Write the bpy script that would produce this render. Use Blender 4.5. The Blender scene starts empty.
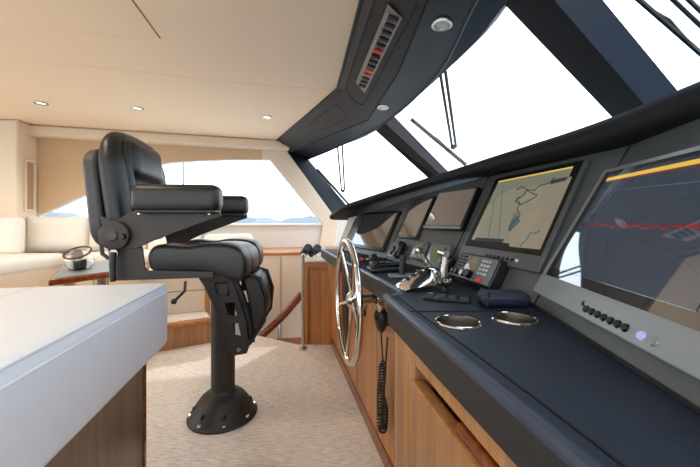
import bpy, bmesh, math, random
from mathutils import Vector, Matrix
random.seed(4)
C = bpy.context.scene.collection
F = 330.0            # focal length in pixels for a 700 px wide frame
EYE = 0.95           # eye height above the carpet
V = Vector
R = math.radians

# ------------------------------------------------------------------ measuring helpers
def ray(px, py): return V(((px-350)/F, 1, (222-py)/F))
O = V((0, 0, EYE))
def at(px, py, d): return O + ray(px, py)*d
def onz(px, py, z):
    r = ray(px, py); return O + r*((z-EYE)/r.z)
def hit(px, py, p, n):
    r = ray(px, py); return O + r*((V(p)-O).dot(n)/r.dot(n))

# ------------------------------------------------------------------ materials
def srgb(r, g, b):
    f = lambda c: (c/255/12.92) if c/255 <= .04045 else ((c/255+.055)/1.055)**2.4
    return (f(r), f(g), f(b), 1)
class NT:
    def __init__(s, name):
        s.m = bpy.data.materials.new(name); s.m.use_nodes = True
        s.t = s.m.node_tree; s.b = s.t.nodes['Principled BSDF']
    def n(s, typ, **kw):
        x = s.t.nodes.new(typ)
        for k, v in kw.items():
            if k in x.inputs: x.inputs[k].default_value = v
            else: setattr(x, k, v)
        return x
    def l(s, a, b): s.t.links.new(a, b)
def coords(t, scale):
    tc = t.n('ShaderNodeTexCoord'); mp = t.n('ShaderNodeMapping')
    mp.inputs['Scale'].default_value = scale
    t.l(tc.outputs['Object'], mp.inputs['Vector']); return mp.outputs['Vector']
def plain(name, col, rough=.5, metal=0., bump=0., bscale=200., var=.06, spec=.5, coat=0., ior=1.5):
    t = NT(name); b = t.b
    vec = coords(t, (1, 1, 1))
    ns = t.n('ShaderNodeTexNoise', Scale=bscale*.12, Detail=3.0); t.l(vec, ns.inputs['Vector'])
    mx = t.n('ShaderNodeMixRGB', blend_type='MULTIPLY'); mx.inputs['Fac'].default_value = 1
    mx.inputs['Color1'].default_value = col
    cr = t.n('ShaderNodeValToRGB'); cr.color_ramp.elements[0].color = (1-var,)*3+(1,); cr.color_ramp.elements[1].color = (1+var*.3,)*3+(1,)
    t.l(ns.outputs['Fac'], cr.inputs['Fac']); t.l(cr.outputs['Color'], mx.inputs['Color2'])
    t.l(mx.outputs['Color'], b.inputs['Base Color'])
    b.inputs['Roughness'].default_value = rough; b.inputs['Metallic'].default_value = metal
    b.inputs['Specular IOR Level'].default_value = spec; b.inputs['IOR'].default_value = ior
    b.inputs['Coat Weight'].default_value = coat
    if bump:
        vo = t.n('ShaderNodeTexVoronoi', Scale=bscale); t.l(vec, vo.inputs['Vector'])
        bp = t.n('ShaderNodeBump', Strength=bump, Distance=.002)
        t.l(vo.outputs['Distance'], bp.inputs['Height']); t.l(bp.outputs['Normal'], b.inputs['Normal'])
    return t.m
def wood(name, c1, c2, grain='z', rough=.32, scale=1.):
    t = NT(name); b = t.b
    sc = {'z': (38, 38, 1.4), 'x': (1.4, 38, 38), 'y': (38, 1.4, 38)}[grain]
    vec = coords(t, tuple(v*scale for v in sc))
    ns = t.n('ShaderNodeTexNoise', Scale=1.0, Detail=5.0, Roughness=.6); t.l(vec, ns.inputs['Vector'])
    vec2 = coords(t, tuple(v*scale*3.2 for v in sc))
    n2 = t.n('ShaderNodeTexNoise', Scale=1.0, Detail=3.0); t.l(vec2, n2.inputs['Vector'])
    ad = t.n('ShaderNodeMath', operation='ADD'); ml = t.n('ShaderNodeMath', operation='MULTIPLY'); ml.inputs[1].default_value = .35
    t.l(n2.outputs['Fac'], ml.inputs[0]); t.l(ns.outputs['Fac'], ad.inputs[0]); t.l(ml.outputs[0], ad.inputs[1])
    cr = t.n('ShaderNodeValToRGB'); e = cr.color_ramp.elements
    e[0].position = .42; e[0].color = c1; e[1].position = .85; e[1].color = c2
    t.l(ad.outputs[0], cr.inputs['Fac']); t.l(cr.outputs['Color'], b.inputs['Base Color'])
    b.inputs['Roughness'].default_value = rough
    return t.m
def carpet(name, c1, c2, ang=0.):
    t = NT(name); b = t.b
    tc = t.n('ShaderNodeTexCoord'); mp = t.n('ShaderNodeMapping'); mp.inputs['Rotation'].default_value = (0, 0, ang)
    mp.inputs['Scale'].default_value = (22, 210, 60)
    t.l(tc.outputs['Object'], mp.inputs['Vector'])
    ns = t.n('ShaderNodeTexNoise', Scale=1.0, Detail=4.0, Roughness=.7); t.l(mp.outputs['Vector'], ns.inputs['Vector'])
    wv = t.n('ShaderNodeTexNoise', Scale=5.0, Detail=2.0); t.l(tc.outputs['Object'], wv.inputs['Vector'])
    cr = t.n('ShaderNodeValToRGB'); e = cr.color_ramp.elements
    e[0].position = .36; e[0].color = c1; e[1].position = .62; e[1].color = c2
    t.l(ns.outputs['Fac'], cr.inputs['Fac'])
    mx = t.n('ShaderNodeMixRGB', blend_type='MULTIPLY'); mx.inputs['Fac'].default_value = .18
    t.l(cr.outputs['Color'], mx.inputs['Color1']); t.l(wv.outputs['Fac'], mx.inputs['Color2'])
    t.l(mx.outputs['Color'], b.inputs['Base Color'])
    bp = t.n('ShaderNodeBump', Strength=.35, Distance=.003); t.l(ns.outputs['Fac'], bp.inputs['Height']); t.l(bp.outputs['Normal'], b.inputs['Normal'])
    b.inputs['Roughness'].default_value = .95; b.inputs['Specular IOR Level'].default_value = .1
    return t.m
def lit(name, col, strength, base=(.01, .01, .01, 1), rough=.04, ior=1.6):
    t = NT(name); b = t.b
    vec = coords(t, (1, 1, 1)); ns = t.n('ShaderNodeTexNoise', Scale=14.0, Detail=4.0); t.l(vec, ns.inputs['Vector'])
    cr = t.n('ShaderNodeValToRGB'); cr.color_ramp.elements[0].color = tuple(c*.82 for c in col[:3])+(1,); cr.color_ramp.elements[1].color = tuple(min(1, c*1.1) for c in col[:3])+(1,)
    t.l(ns.outputs['Fac'], cr.inputs['Fac']); t.l(cr.outputs['Color'], b.inputs['Emission Color'])
    b.inputs['Base Color'].default_value = base; b.inputs['Emission Strength'].default_value = strength
    b.inputs['Roughness'].default_value = rough; b.inputs['IOR'].default_value = ior
    return t.m
def mirror_screen(name, col, strength, coat):
    m = lit(name, col, strength, (.04, .04, .042, 1), .025, 2.5)
    m.node_tree.nodes['Principled BSDF'].inputs['Coat Weight'].default_value = coat*5; m.node_tree.nodes['Principled BSDF'].inputs['Coat IOR'].default_value = 1.8; m.node_tree.nodes['Principled BSDF'].inputs['Coat Roughness'].default_value = .02
    return m
def pane_mat(name, tint, refl=.06):
    t = NT(name); t.t.nodes.remove(t.b)
    o = t.t.nodes['Material Output']
    tr = t.n('ShaderNodeBsdfTransparent', Color=tint); gl = t.n('ShaderNodeBsdfGlossy', Roughness=.02)
    lw = t.n('ShaderNodeLayerWeight', Blend=.5); pw = t.n('ShaderNodeMath', operation='POWER'); pw.inputs[1].default_value = 5
    ma = t.n('ShaderNodeMath', operation='MULTIPLY_ADD'); ma.inputs[1].default_value = .5; ma.inputs[2].default_value = .02
    mx = t.n('ShaderNodeMixShader')
    t.l(lw.outputs['Facing'], pw.inputs[0]); t.l(pw.outputs[0], ma.inputs[0]); t.l(ma.outputs[0], mx.inputs[0])
    t.l(tr.outputs[0], mx.inputs[1]); t.l(gl.outputs[0], mx.inputs[2]); t.l(mx.outputs[0], o.inputs['Surface'])
    return t.m
M = {}
M['ceiling'] = plain('cream ceiling vinyl', srgb(246, 223, 194), .6, bump=.05, bscale=900, var=.03)
M['cream'] = plain('cream wall vinyl', srgb(234, 216, 192), .55, bump=.05, bscale=700, var=.03)
M['tan'] = plain('tan blind cloth', srgb(214, 184, 148), .8, bump=.15, bscale=900, var=.06)
M['offwhite'] = plain('offwhite wall panel', srgb(228, 222, 212), .5, var=.03)
M['post'] = plain('post leatherette lit face', srgb(86, 97, 114), .42, bump=.1, bscale=800)  # light falling on the posts' right face is put into this blue grey
M['groove'] = plain('dark groove', srgb(150, 125, 100), .8)
M['blackgroove'] = plain('black groove', srgb(14, 14, 15), .7)
M['overhead'] = plain('charcoal overhead vinyl', srgb(45, 42, 38), .6, bump=.12, bscale=900, var=.06)
M['navy'] = plain('navy leatherette', srgb(17, 19, 25), .5, bump=.12, bscale=800, var=.08)
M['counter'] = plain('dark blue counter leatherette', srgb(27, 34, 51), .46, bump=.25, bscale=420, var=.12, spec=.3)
M['roll'] = plain('counter edge leather with highlight', srgb(54, 64, 82), .34, bump=.12, bscale=600, var=.08)  # paler and bluer than the counter: edge highlight put into the colour
M['fascia'] = plain('fascia leather', srgb(40, 39, 40), .5, bump=.15, bscale=600)
M['dash'] = plain('grey dash laminate', srgb(70, 76, 79), .4, bump=.06, bscale=900, var=.04)
M['brow'] = plain('black brow leather', srgb(22, 23, 28), .6, bump=.15, bscale=600, spec=.22)
M['leather'] = plain('black seat leather', srgb(23, 22, 22), .37, bump=.25, bscale=330, var=.1)
M['leather_in'] = plain('black insert leather with highlight', srgb(27, 28, 33), .33, bump=.2, bscale=330, var=.1)  # lighter, bluish leather: the front highlight is put into its colour
M['frame'] = plain('dark grey powder coated metal', srgb(48, 44, 41), .5, .1, bump=.05, bscale=900)
M['shell'] = plain('grey moulded shell', srgb(54, 53, 55), .45)
M['blackplastic'] = plain('black plastic', srgb(22, 23, 25), .4)
M['bezel'] = plain('black gloss bezel', srgb(9, 9, 10), .3, spec=.3)
M['glassblack'] = mirror_screen('black glass', srgb(8, 8, 9), .2, .12)
M['greyplastic'] = plain('grey instrument plastic', srgb(104, 110, 112), .42)
M['silverframe'] = plain('grey monitor frame', srgb(138, 146, 150), .4, .2)
M['chrome'] = plain('polished steel', srgb(225, 222, 216), .1, 1., var=.02)
M['steel'] = plain('brushed steel', srgb(190, 184, 174), .25, 1., var=.1)
M['alu'] = plain('aluminium switch plate', srgb(150, 148, 146), .38, .9)
M['white'] = plain('white leather', srgb(232, 236, 243), .5, bump=.12, bscale=360, var=.03)
M['cushion'] = plain('white settee cloth', srgb(240, 236, 228), .75, bump=.15, bscale=300, var=.05)
M['teak'] = wood('teak', srgb(150, 92, 46), srgb(202, 140, 82))
M['teakpale'] = wood('pale teak', srgb(146, 98, 58), srgb(188, 140, 92))
M['teakx'] = wood('teak lengthways', srgb(146, 86, 40), srgb(200, 136, 76), 'x')
M['mahogany'] = wood('varnished mahogany', srgb(92, 42, 16), srgb(150, 78, 34), 'x', .15)
M['darkwood'] = wood('dark weathered oak', srgb(94, 76, 54), srgb(136, 114, 86))
M['carpet'] = carpet('woven beige carpet', srgb(206, 190, 180), srgb(255, 250, 244), R(-12))
M['glass'] = pane_mat('tinted windshield glass', (.86, .885, .90, 1))
M['sideglass'] = pane_mat('tinted side glass', (.86, .885, .90, 1))
M['lens'] = lit('downlight lens', (1, .93, .8, 1), 1.0, (.6, .6, .6, 1), .4, 1.5)
M['lensdim'] = plain('frosted lens', srgb(225, 220, 205), .35)
M['hill'] = plain('hazy hills', srgb(112, 118, 124), .9, var=.1, bscale=.2)
M['sea'] = plain('sea water', srgb(120, 140, 155), .25, var=.1, bscale=2)
M['red'] = plain('red switch', srgb(205, 50, 28), .4)
M['orange'] = plain('orange switch', srgb(196, 92, 52), .4)
M['rope'] = plain('brown rope', srgb(120, 76, 44), .8, bump=.4, bscale=500)
M['bluecase'] = plain('navy blue case', srgb(26, 34, 58), .5, bump=.2, bscale=500)
M['whitebtn'] = plain('pale button', srgb(190, 192, 192), .5)
M['scr_off'] = mirror_screen('dark screen', srgb(26, 25, 28), .5, .1)
M['scr_tan'] = lit('chart sea', srgb(112, 112, 96), .9, ior=1.6)
M['scr_land'] = lit('chart land', srgb(122, 115, 98), .9, ior=1.6)
M['scr_line'] = lit('chart coastline', srgb(44, 48, 52), .9, ior=1.6)
M['scr_blue'] = lit('chart water', srgb(70, 88, 92), .9, ior=1.6)
M['scr_yellow'] = lit('screen yellow', srgb(214, 176, 70), .95, ior=1.6)
M['scr_red'] = lit('screen red', srgb(130, 30, 30), .9, ior=1.9)
M['scr_slate'] = mirror_screen('radar slate', srgb(38, 50, 64), .8, .12)
M['scr_grid'] = lit('radar grid', srgb(72, 88, 100), .9, ior=2.0)
M['scr_lcd'] = lit('grey green display', srgb(112, 118, 88), .4, ior=1.6)
M['scr_amber'] = lit('amber grey display', srgb(104, 96, 82), .7, ior=1.6)
for k_ in ('scr_line', 'scr_blue'): M[k_].node_tree.nodes['Principled BSDF'].inputs['Roughness'].default_value = .5; M[k_].node_tree.nodes['Principled BSDF'].inputs['Specular IOR Level'].default_value = .1
M['led'] = lit('blue white led', srgb(180, 190, 240), .7, ior=1.5)
M['text'] = plain('white lettering', srgb(235, 235, 230), .5)
M['badge'] = plain('yellow badge', srgb(235, 180, 30), .5)
t = NT('clear glass'); t.b.inputs['Transmission Weight'].default_value = 1; t.b.inputs['Roughness'].default_value = .02; t.b.inputs['Base Color'].default_value = (.97, .98, .98, 1)
M['clear'] = t.m

# ------------------------------------------------------------------ building helpers
ROOT = {}
def frame(o, x, y, z=None):
    x = V(x).normalized(); y = V(y).normalized(); z = V(z).normalized() if z is not None else x.cross(y).normalized()
    m = Matrix((x, y, z)).transposed().to_4x4(); m.translation = V(o); return m
class MB:
    def __init__(s): s.bm = bmesh.new()
    def _xf(s, geom, mt):
        if mt is not None: bmesh.ops.transform(s.bm, matrix=mt, verts=geom)
    def box(s, c, size, mt=None, r=0., seg=3):
        g = bmesh.ops.create_cube(s.bm, size=1)['verts']
        for v in g: v.co = V((v.co.x*size[0]+c[0], v.co.y*size[1]+c[1], v.co.z*size[2]+c[2]))
        if r > 0:
            r = min(r, min(size)*.49)
            es = list({e for v in g for e in v.link_edges})
            res = bmesh.ops.bevel(s.bm, geom=es, offset=r, segments=seg, affect='EDGES', profile=.5)
            g = list({v for f in res['faces'] for v in f.verts} | {v for v in g if v.is_valid})
            seen = set(g); st = list(g)
            while st:
                v = st.pop()
                for e in v.link_edges:
                    w = e.other_vert(v)
                    if w not in seen: seen.add(w); st.append(w)
            g = list(seen)
        s._xf(g, mt); return s
    def poly(s, pts, thick, mt=None, holes=(), axis=V((0, 0, 1))):
        """closed outline (3D points) pushed along axis by thick"""
        bm = s.bm; es = []; vs0 = []
        for loop in (pts,)+tuple(holes):
            vs = [bm.verts.new(V(p)) for p in loop]; vs0 += vs
            es += [bm.edges.new((vs[i], vs[(i+1) % len(vs)])) for i in range(len(vs))]
        if holes: fs = [f for f in bmesh.ops.triangle_fill(bm, edges=es, use_beauty=True)['geom'] if isinstance(f, bmesh.types.BMFace)]
        else: fs = [bm.faces.new(vs0)]
        g = list(vs0)
        if thick:
            ex = bmesh.ops.extrude_face_region(bm, geom=fs)
            nv = [v for v in ex['geom'] if isinstance(v, bmesh.types.BMVert)]
            for v in nv: v.co += V(axis)*thick
            g += nv
        s._xf(g, mt); return s
    def strip(s, lines, closed=False):
        """loft between polylines of equal length"""
        rows = [[s.bm.verts.new(V(p)) for p in L] for L in lines]
        n = len(rows)
        for i in range(n if closed else n-1):
            a, b = rows[i], rows[(i+1) % n]
            for j in range(len(a)-1): s.bm.faces.new((a[j], a[j+1], b[j+1], b[j]))
        return s
    def tube(s, pts, r, n=10, closed=False, sy=1., up=None, cap=True):
        pts = [V(p) for p in pts]; m = len(pts); rings = []
        prev = None
        for i, p in enumerate(pts):
            if closed: tg = (pts[(i+1) % m]-pts[i-1])
            else: tg = pts[min(i+1, m-1)]-pts[max(i-1, 0)]
            tg.normalize()
            if prev is None:
                a = V(up) if up is not None else (V((0, 0, 1)) if abs(tg.z) < .9 else V((1, 0, 0)))
            else: a = prev
            if up is not None: a = V(up)
            a = (a-tg*a.dot(tg)).normalized(); b = tg.cross(a); prev = a
            rr = r[i] if isinstance(r, (list, tuple)) else r
            rings.append([s.bm.verts.new(p+a*(math.cos(2*math.pi*k/n)*rr*sy)+b*(math.sin(2*math.pi*k/n)*rr)) for k in range(n)])
        for i in range(m if closed else m-1):
            A, B = rings[i], rings[(i+1) % m]
            for k in range(n): s.bm.faces.new((A[k], A[(k+1) % n], B[(k+1) % n], B[k]))
        if cap and not closed:
            s.bm.faces.new(rings[0][::-1]); s.bm.faces.new(rings[-1])
        return s
    def lathe(s, prof, mt=None, n=28):
        rows = []; g = []
        for r, z in prof:
            row = [s.bm.verts.new((r*math.cos(2*math.pi*k/n), r*math.sin(2*math.pi*k/n), z)) for k in range(n)] if r > 1e-6 else [s.bm.verts.new((0, 0, z))]
            rows.append(row); g += row
        for a, b in zip(rows, rows[1:]):
            for k in range(n):
                q = [a[k % len(a)], a[(k+1) % len(a)], b[(k+1) % len(b)], b[k % len(b)]]
                q2 = []
                for v in q:
                    if v not in q2: q2.append(v)
                if len(q2) > 2: s.bm.faces.new(q2)
        s._xf(g, mt); return s
    def ball(s, c, rad, mt=None, seg=16):
        g = bmesh.ops.create_uvsphere(s.bm, u_segments=seg, v_segments=seg//2+2, radius=1)['verts']
        for v in g: v.co = V((v.co.x*rad[0]+c[0], v.co.y*rad[1]+c[1], v.co.z*rad[2]+c[2]))
        s._xf(g, mt); return s
    def build(s, name, mat, parent=None, local=False, origin=None, smooth=35, bevel=0., subsurf=0, kind=None, label=None):
        me = bpy.data.meshes.new(name)
        o = bpy.data.objects.new(name, me); C.objects.link(o)
        bmesh.ops.recalc_face_normals(s.bm, faces=s.bm.faces)
        if parent is not None:
            rm = ROOT[parent.name]
            if not local: bmesh.ops.transform(s.bm, matrix=rm.inverted(), verts=s.bm.verts)
            o.parent = parent; ROOT[o.name] = rm
        else:
            if origin is None:
                xs = [v.co for v in s.bm.verts]
                origin = V(((min(p.x for p in xs)+max(p.x for p in xs))/2, (min(p.y for p in xs)+max(p.y for p in xs))/2, min(p.z for p in xs)))
            origin = V(origin)
            bmesh.ops.translate(s.bm, vec=-origin, verts=s.bm.verts); o.location = origin
            ROOT[o.name] = Matrix.Translation(origin)
        s.bm.to_mesh(me); s.bm.free(); me.materials.append(mat)
        for p in me.polygons: p.use_smooth = True
        me.set_sharp_from_angle(angle=R(smooth))
        if bevel:
            b = o.modifiers.new('bevel', 'BEVEL'); b.width = bevel; b.segments = 2; b.limit_method = 'ANGLE'; b.angle_limit = R(40)
        if subsurf:
            m_ = o.modifiers.new('sub', 'SUBSURF'); m_.levels = subsurf; m_.render_levels = subsurf
        if kind: o['kind'] = kind
        if label: o['label'] = label
        return o
def tag(o, label, cat, group=None):
    o['label'] = label; o['category'] = cat
    if group: o['group'] = group
    return o
def thing(name, label, cat, loc=(0, 0, 0), rz=0., group=None, mt=None):
    o = bpy.data.objects.new(name, None); C.objects.link(o); o.empty_display_size = .1
    if mt is None: mt = Matrix.Translation(V(loc)) @ Matrix.Rotation(rz, 4, 'Z')
    o.matrix_world = mt; ROOT[o.name] = mt.copy()
    return tag(o, label, cat, group)
def dup(root, mt, label=None):
    def cp(o, par):
        c = o.copy(); C.objects.link(c); c.parent = par
        for k in [q for q in bpy.data.objects if q.parent == o]: cp(k, c)
        return c
    r = cp(root, None); r.matrix_world = mt; ROOT[r.name] = mt.copy()
    if label: r['label'] = label
    return r
def struct(mb, name, mat, **kw): return mb.build(name, mat, kind='structure', **kw)
def rot_to(z, o=(0, 0, 0)):
    m = V(z).normalized().to_track_quat('Z', 'Y').to_matrix().to_4x4(); m.translation = V(o); return m
def smoothline(pts, k=6):
    pts = [V(p) for p in pts]; out = []
    for i in range(len(pts)-1):
        p0 = pts[max(i-1, 0)]; p1 = pts[i]; p2 = pts[i+1]; p3 = pts[min(i+2, len(pts)-1)]
        for j in range(k):
            t = j/k
            out.append(.5*((2*p1)+(-p0+p2)*t+(2*p0-5*p1+4*p2-p3)*t*t+(-p0+3*p1-3*p2+p3)*t**3))
    return out+[pts[-1]]
TH = R(11); TT = V((-math.sin(TH), math.cos(TH), 0)); LL = V((math.cos(TH), math.sin(TH), 0)); UP = V((0, 0, 1))

# ================================================================== SETTING
CZ = 1.90
# carpeted floor, with the stair opening beyond its far edge
fl = [(-6, -1.7), (1.6, -1.7), (1.6, 2.66), (-.13, 2.66), (-.37, 2.66), (-.386, 2.55), (-.79, 2.77), (-1.05, 2.80), (-1.2, 3.4), (-6, 3.4)]
struct(MB().poly([(x, y, -.03) for x, y in fl], .03), 'floor', M['carpet'], origin=(0, 0, 0))
# stairwell floor, raised and dark to stand in for the well's shade
w = MB().poly([(-1.3, 2.5, -.20), (1.2, 2.5, -.20), (1.2, 4.0, -.20), (-1.3, 4.0, -.20)], -.03)
struct(w, 'floor_stairwell_shade', M['mahogany'])

E0 = [V((.42, -1.7, 1.9)), V((.047, 1.412, 1.9)), V((0.0, 1.742, 1.9)), V((-.089, 2.34, 1.9)), V((-.44, 3.03, 1.9)), V((-.85, 3.823, 1.9)), V((-.98, 4.10, 1.9))]
E1 = [V((.47, -1.7, 1.86)), V((.096, 1.353, 1.86)), V((.049, 1.668, 1.86)), V((-.041, 2.275, 1.86)), V((-.34, 2.90, 1.86)), V((-.70, 3.62, 1.86)), V((-.93, 4.10, 1.86))]
E2 = [V((.55, -1.7, 1.80)), V((.299, 1.264, 1.80)), V((.276, 1.87, 1.80)), V((.150, 2.75, 1.80)), V((-.27, 3.35, 1.80)), V((-.72, 3.99, 1.79)), V((-.80, 4.12, 1.79))]
E3 = [V((.73, -1.7, 1.785)), V((.475, 1.234, 1.785)), V((.492, 1.863, 1.785)), V((.300, 2.75, 1.785)), V((-.12, 3.55, 1.765)), V((-.52, 4.16, 1.745)), V((-.58, 4.22, 1.745))]
E4 = [V((1.0, -1.7, 1.80)), V((.607, 1.293, 1.80)), V((.562, 1.735, 1.797)), V((.250, 3.05, 1.80)), V((-.14, 3.61, 1.765)), V((-.528, 4.15, 1.735)), V((-.60, 4.24, 1.735))]
# ceiling panel
cp = [(-6, -1.7), (E0[0].x+.1, -1.7)]+[(p.x+.12, p.y) for p in E0[1:-1]]+[(-.80, 4.2), (-3.4, 3.9), (-6, 3.2)]
struct(MB().poly([(x, y, CZ) for x, y in cp], .05), 'ceiling', M['ceiling'], origin=(0, 0, CZ))
# thin seams in the ceiling lining
g = MB()
g.tube([onz(118, -20, CZ), onz(160, 38, CZ)], .004, 6)
struct(g, 'trim_1', M['groove'])
g = MB(); g.tube([onz(2, 24, CZ), onz(150, 39, CZ)], .0022, 6); g.tube([onz(0, 60, CZ), onz(120, 69, CZ), onz(226, 82, CZ), onz(335, 90, CZ)], .0022, 6)
struct(g, 'trim_2', M['ceiling'])

# ---- port wall with the long arched side window
WP = V((-3.25, 3.30, 0)); wd = V((1, .271, 0)).normalized(); wn = V((.271, -1, 0)).normalized()   # wn faces the cabin
def wl(px, py): return hit(px, py, WP, wn)
win = [wl(*p) for p in [(30, 224.5), (34, 219), (48, 212), (70, 202), (100, 188), (130, 173), (150, 166.5), (170, 162.5), (200, 160.5), (235, 159.5), (270, 160), (322, 223.6)]]
edge_top, edge_bot = wl(287, 152), wl(334, 217)
lowr = V((1.1, 3.3+.271*4.35, edge_bot.z)); low = V((lowr.x, lowr.y, -.95))
outl = [V((-3.6, 3.205, -.95)), V((-3.6, 3.205, CZ)), V((edge_top.x, edge_top.y, CZ)), edge_top, edge_bot, lowr, low]
struct(MB().poly(outl, .07, holes=(win,), axis=-wn), 'wall_port', M['offwhite'])
# cream facing of the wall round the window: pillar on the right, tan blind above the arch
pil = [wl(262, 150), wl(287, 152), wl(334, 217), wl(338, 222), wl(334, 250), wl(318, 250), wl(322.5, 223.8), wl(270, 160), wl(262, 160)]
struct(MB().poly([p+wn*.004 for p in pil], .03, axis=wn), 'trim_3', M['cream'], bevel=.006)
arch = [wl(*p)+wn*.004 for p in [(27, 135), (270, 150), (269, 160), (235, 159.5), (200, 160.5), (170, 162.5), (150, 166.5), (130, 173), (100, 188), (70, 202), (48, 212), (40, 214), (36, 150)]]
struct(MB().poly(arch, .012, axis=wn), 'trim_4', M['tan'])
sill = [wl(30, 224.6), wl(322, 223.6)]
struct(MB().box((0, 0, 0), ((sill[1]-sill[0]).length, .06, .018), frame((sill[0]+sill[1])/2+wn*.03-UP*.012, wd, -wn, UP), .006), 'trim_5', M['offwhite'])
struct(MB().poly([p-wn*.03 for p in win], .006, axis=-wn), 'window_1', M['sideglass'])
# valance box under the ceiling
a, b = wl(23, 132), wl(288, 147); a.z = b.z = 1.845
mv = frame((a+b)/2+wn*.07, wd, -wn, UP)
struct(MB().box((0, 0, 0), ((b-a).length+.02, .15, .105), mv, .03, 4), 'trim_6', M['cream'])
# left bulkhead with its angled return
bh = [(-6, 3.0), (-3.06, 3.04), (-3.145, 3.325), (-6, 3.3)]
struct(MB().poly([(x, y, -.0) for x, y in bh], CZ), 'wall_bulkhead', M['cream'], bevel=.02)
# starboard side behind the camera: low wall and header, the side windows between them left as openings to the sky
struct(MB().box((-2.2, -1.72, .40), (7.6, .06, .8)), 'wall_starboard', M['cream'])
for x in (-4.2, -1.4): struct(MB().box((x, -1.72, 1.35), (.14, .06, 1.1)), 'trim_7', M['cream'])
# vent louvre on the return
rv = V((-3.145+3.06, 3.325-3.04, 0)).normalized(); rn = V((rv.y, -rv.x, 0))
mvn = frame(V((-3.06, 3.04, 0))+rv*.153+UP*1.30+rn*.004, rv, rn, UP)
vent = thing('air_vent', 'narrow tall louvred air vent in the cream wall panel at far left', 'vent', mt=frame(mvn.translation, rv, rn, UP))
for dx in (-.062, .062): MB().box((dx, .006, 0), (.022, .014, .50), r=.003).build('vent_frame', M['cream'], vent, local=True)
for dz in (-.24, .24): MB().box((0, .006, dz), (.104, .014, .022), r=.003).build('vent_frame', M['cream'], vent, local=True)
MB().box((0, .0, 0), (.11, .006, .47)).build('backing', M['groove'], vent, local=True)
for k in range(5): MB().box((-.04+.02*k, .006, 0), (.006, .012, .46)).build('louvre', M['tan'], vent, local=True)

# ---- wood capped panelling of the stairwell behind the helm chair
pd = V((math.cos(R(9)), math.sin(R(9)), 0)); pn = V((pd.y, -pd.x, 0))
P0 = at(252, 252, 3.22); P0.z = 0
a = P0-pd*.22; b = P0+pd*.95
struct(MB().poly([a-UP*.95, b-UP*.95, b+UP*.62, a+UP*.62], .03, axis=-pn), 'wall_stairwell', M['cream'])
jt = hit(281, 300, P0, pn)
struct(MB().box((0, 0, 0), (.006, .004, 1.5), frame(V((jt.x, jt.y, -.14))+pn*.002, pd, -pn, UP)), 'trim_8', M['groove'])
ledge = [a+pn*.01, b+pn*.01, b+pn*.01-pn*.75, a+pn*.01-pn*.62]
struct(MB().poly([p+UP*.62 for p in ledge], .03), 'trim_9', M['teakx'], bevel=.005)
# the stair well's handrail with stanchion, and the steel grab pole
hr = thing('stair_handrail', 'varnished wooden handrail sloping down into the stairwell behind the helm chair', 'handrail', at(279, 318, 2.98))
A1 = at(302, 294, 2.97); A2 = at(256, 341, 3.02)
MB().tube(smoothline([A1, at(296, 301, 2.97), at(280, 319, 2.98), A2], 5), .021, 10, sy=1.5).build('rail', M['mahogany'], hr)
for px, y0 in ((279, 320), (262, 336)):
    q = at(px, y0, 2.99); MB().tube([q, V((q.x, q.y, -.195))], .010, 8).build('stanchion', M['steel'], hr)
gp = at(303, 256, 2.47); 
pole = thing('grab_pole', 'slim polished steel pole beside the wooden cabinet at the stairs', 'pole', (gp.x, gp.y, 0))
MB().tube([V((gp.x, gp.y, 0.004)), V((gp.x, gp.y, .69))], .013, 12).build('tube', M['steel'], pole)
MB().lathe([(0, 0), (.03, 0), (.03, .008), (.014, .012)], Matrix.Translation((gp.x, gp.y, .002))).build('foot', M['steel'], pole)
MB().ball((gp.x, gp.y, .70), (.017, .017, .017)).build('cap', M['steel'], pole)

# ---- raised settee platform: plank riser, wood nosing, carpeted tread
pl0 = V((-1.351, 2.449, 0)); pl1 = V((-1.085, 2.61, 0)); pld = (pl1-pl0).normalized(); pln = V((pld.y, -pld.x, 0))
S_l = pl0-pld*1.05; S_r = pl1+pld*.0
deep = -pln*.95
struct(MB().poly([S_l, S_r, S_r+deep, S_l+deep], .155, axis=UP), 'wall_step_riser', M['teakpale'])
for k in range(16):
    q = S_l+pld*(.085*k)+pln*.001
    if (q-S_l).length < (S_r-S_l).length: struct(MB().box((0, 0, 0), (.003, .003, .15), frame(q+UP*.077, pld, -pln, UP)), 'trim_10', M['groove'])
struct(MB().poly([S_l+pln*.015+UP*.156, S_r+pln*.015+pld*.015+UP*.156, S_r+deep+pld*.015+UP*.156, S_l+deep+UP*.156], .032, axis=UP), 'trim_11', M['teakx'], bevel=.008)
struct(MB().poly([S_l-pln*.03+UP*.186, S_r-pln*.03-pld*.02+UP*.186, S_r+deep-pld*.02+UP*.186, S_l+deep+UP*.186], .008, axis=UP), 'floor_step', M['carpet'])

# ================================================================== OVERHEAD CONSOLE
for e_ in (E0, E1, E2, E3, E4): e_.insert(1, e_[0].lerp(e_[1], .86))
oc = thing('overhead_console', 'dark charcoal overhead console wrapping along the top of the windshield', 'overhead console', (.2, 1.8, 1.78))
def sm(e): return smoothline(e, 4)
def ln(e): return [a.lerp(b, k/4) for a, b in zip(e, e[1:]) for k in range(4)]+[e[-1]]
from mathutils.bvhtree import BVHTree
def bvh(o):
    m = ROOT[o.name]; return BVHTree.FromPolygons([m @ v.co for v in o.data.vertices], [tuple(p.vertices) for p in o.data.polygons])
def cast(tree, px, py, off=0.):
    d = ray(px, py).normalized(); l, n, i, _ = tree.ray_cast(O, d)
    if l is None: return None
    if n.dot(d) > 0: n = -n
    return l+n*off, n
so_ = MB().strip([ln(E0), ln(E1), ln(E2)]).build('soffit', M['overhead'], oc, smooth=20)
top5 = [p+V((.05, .02, .13)) for p in E4]
MB().strip([sm(E3), sm(E4)]).build('lower_lip', M['brow'], oc, smooth=20)
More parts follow.
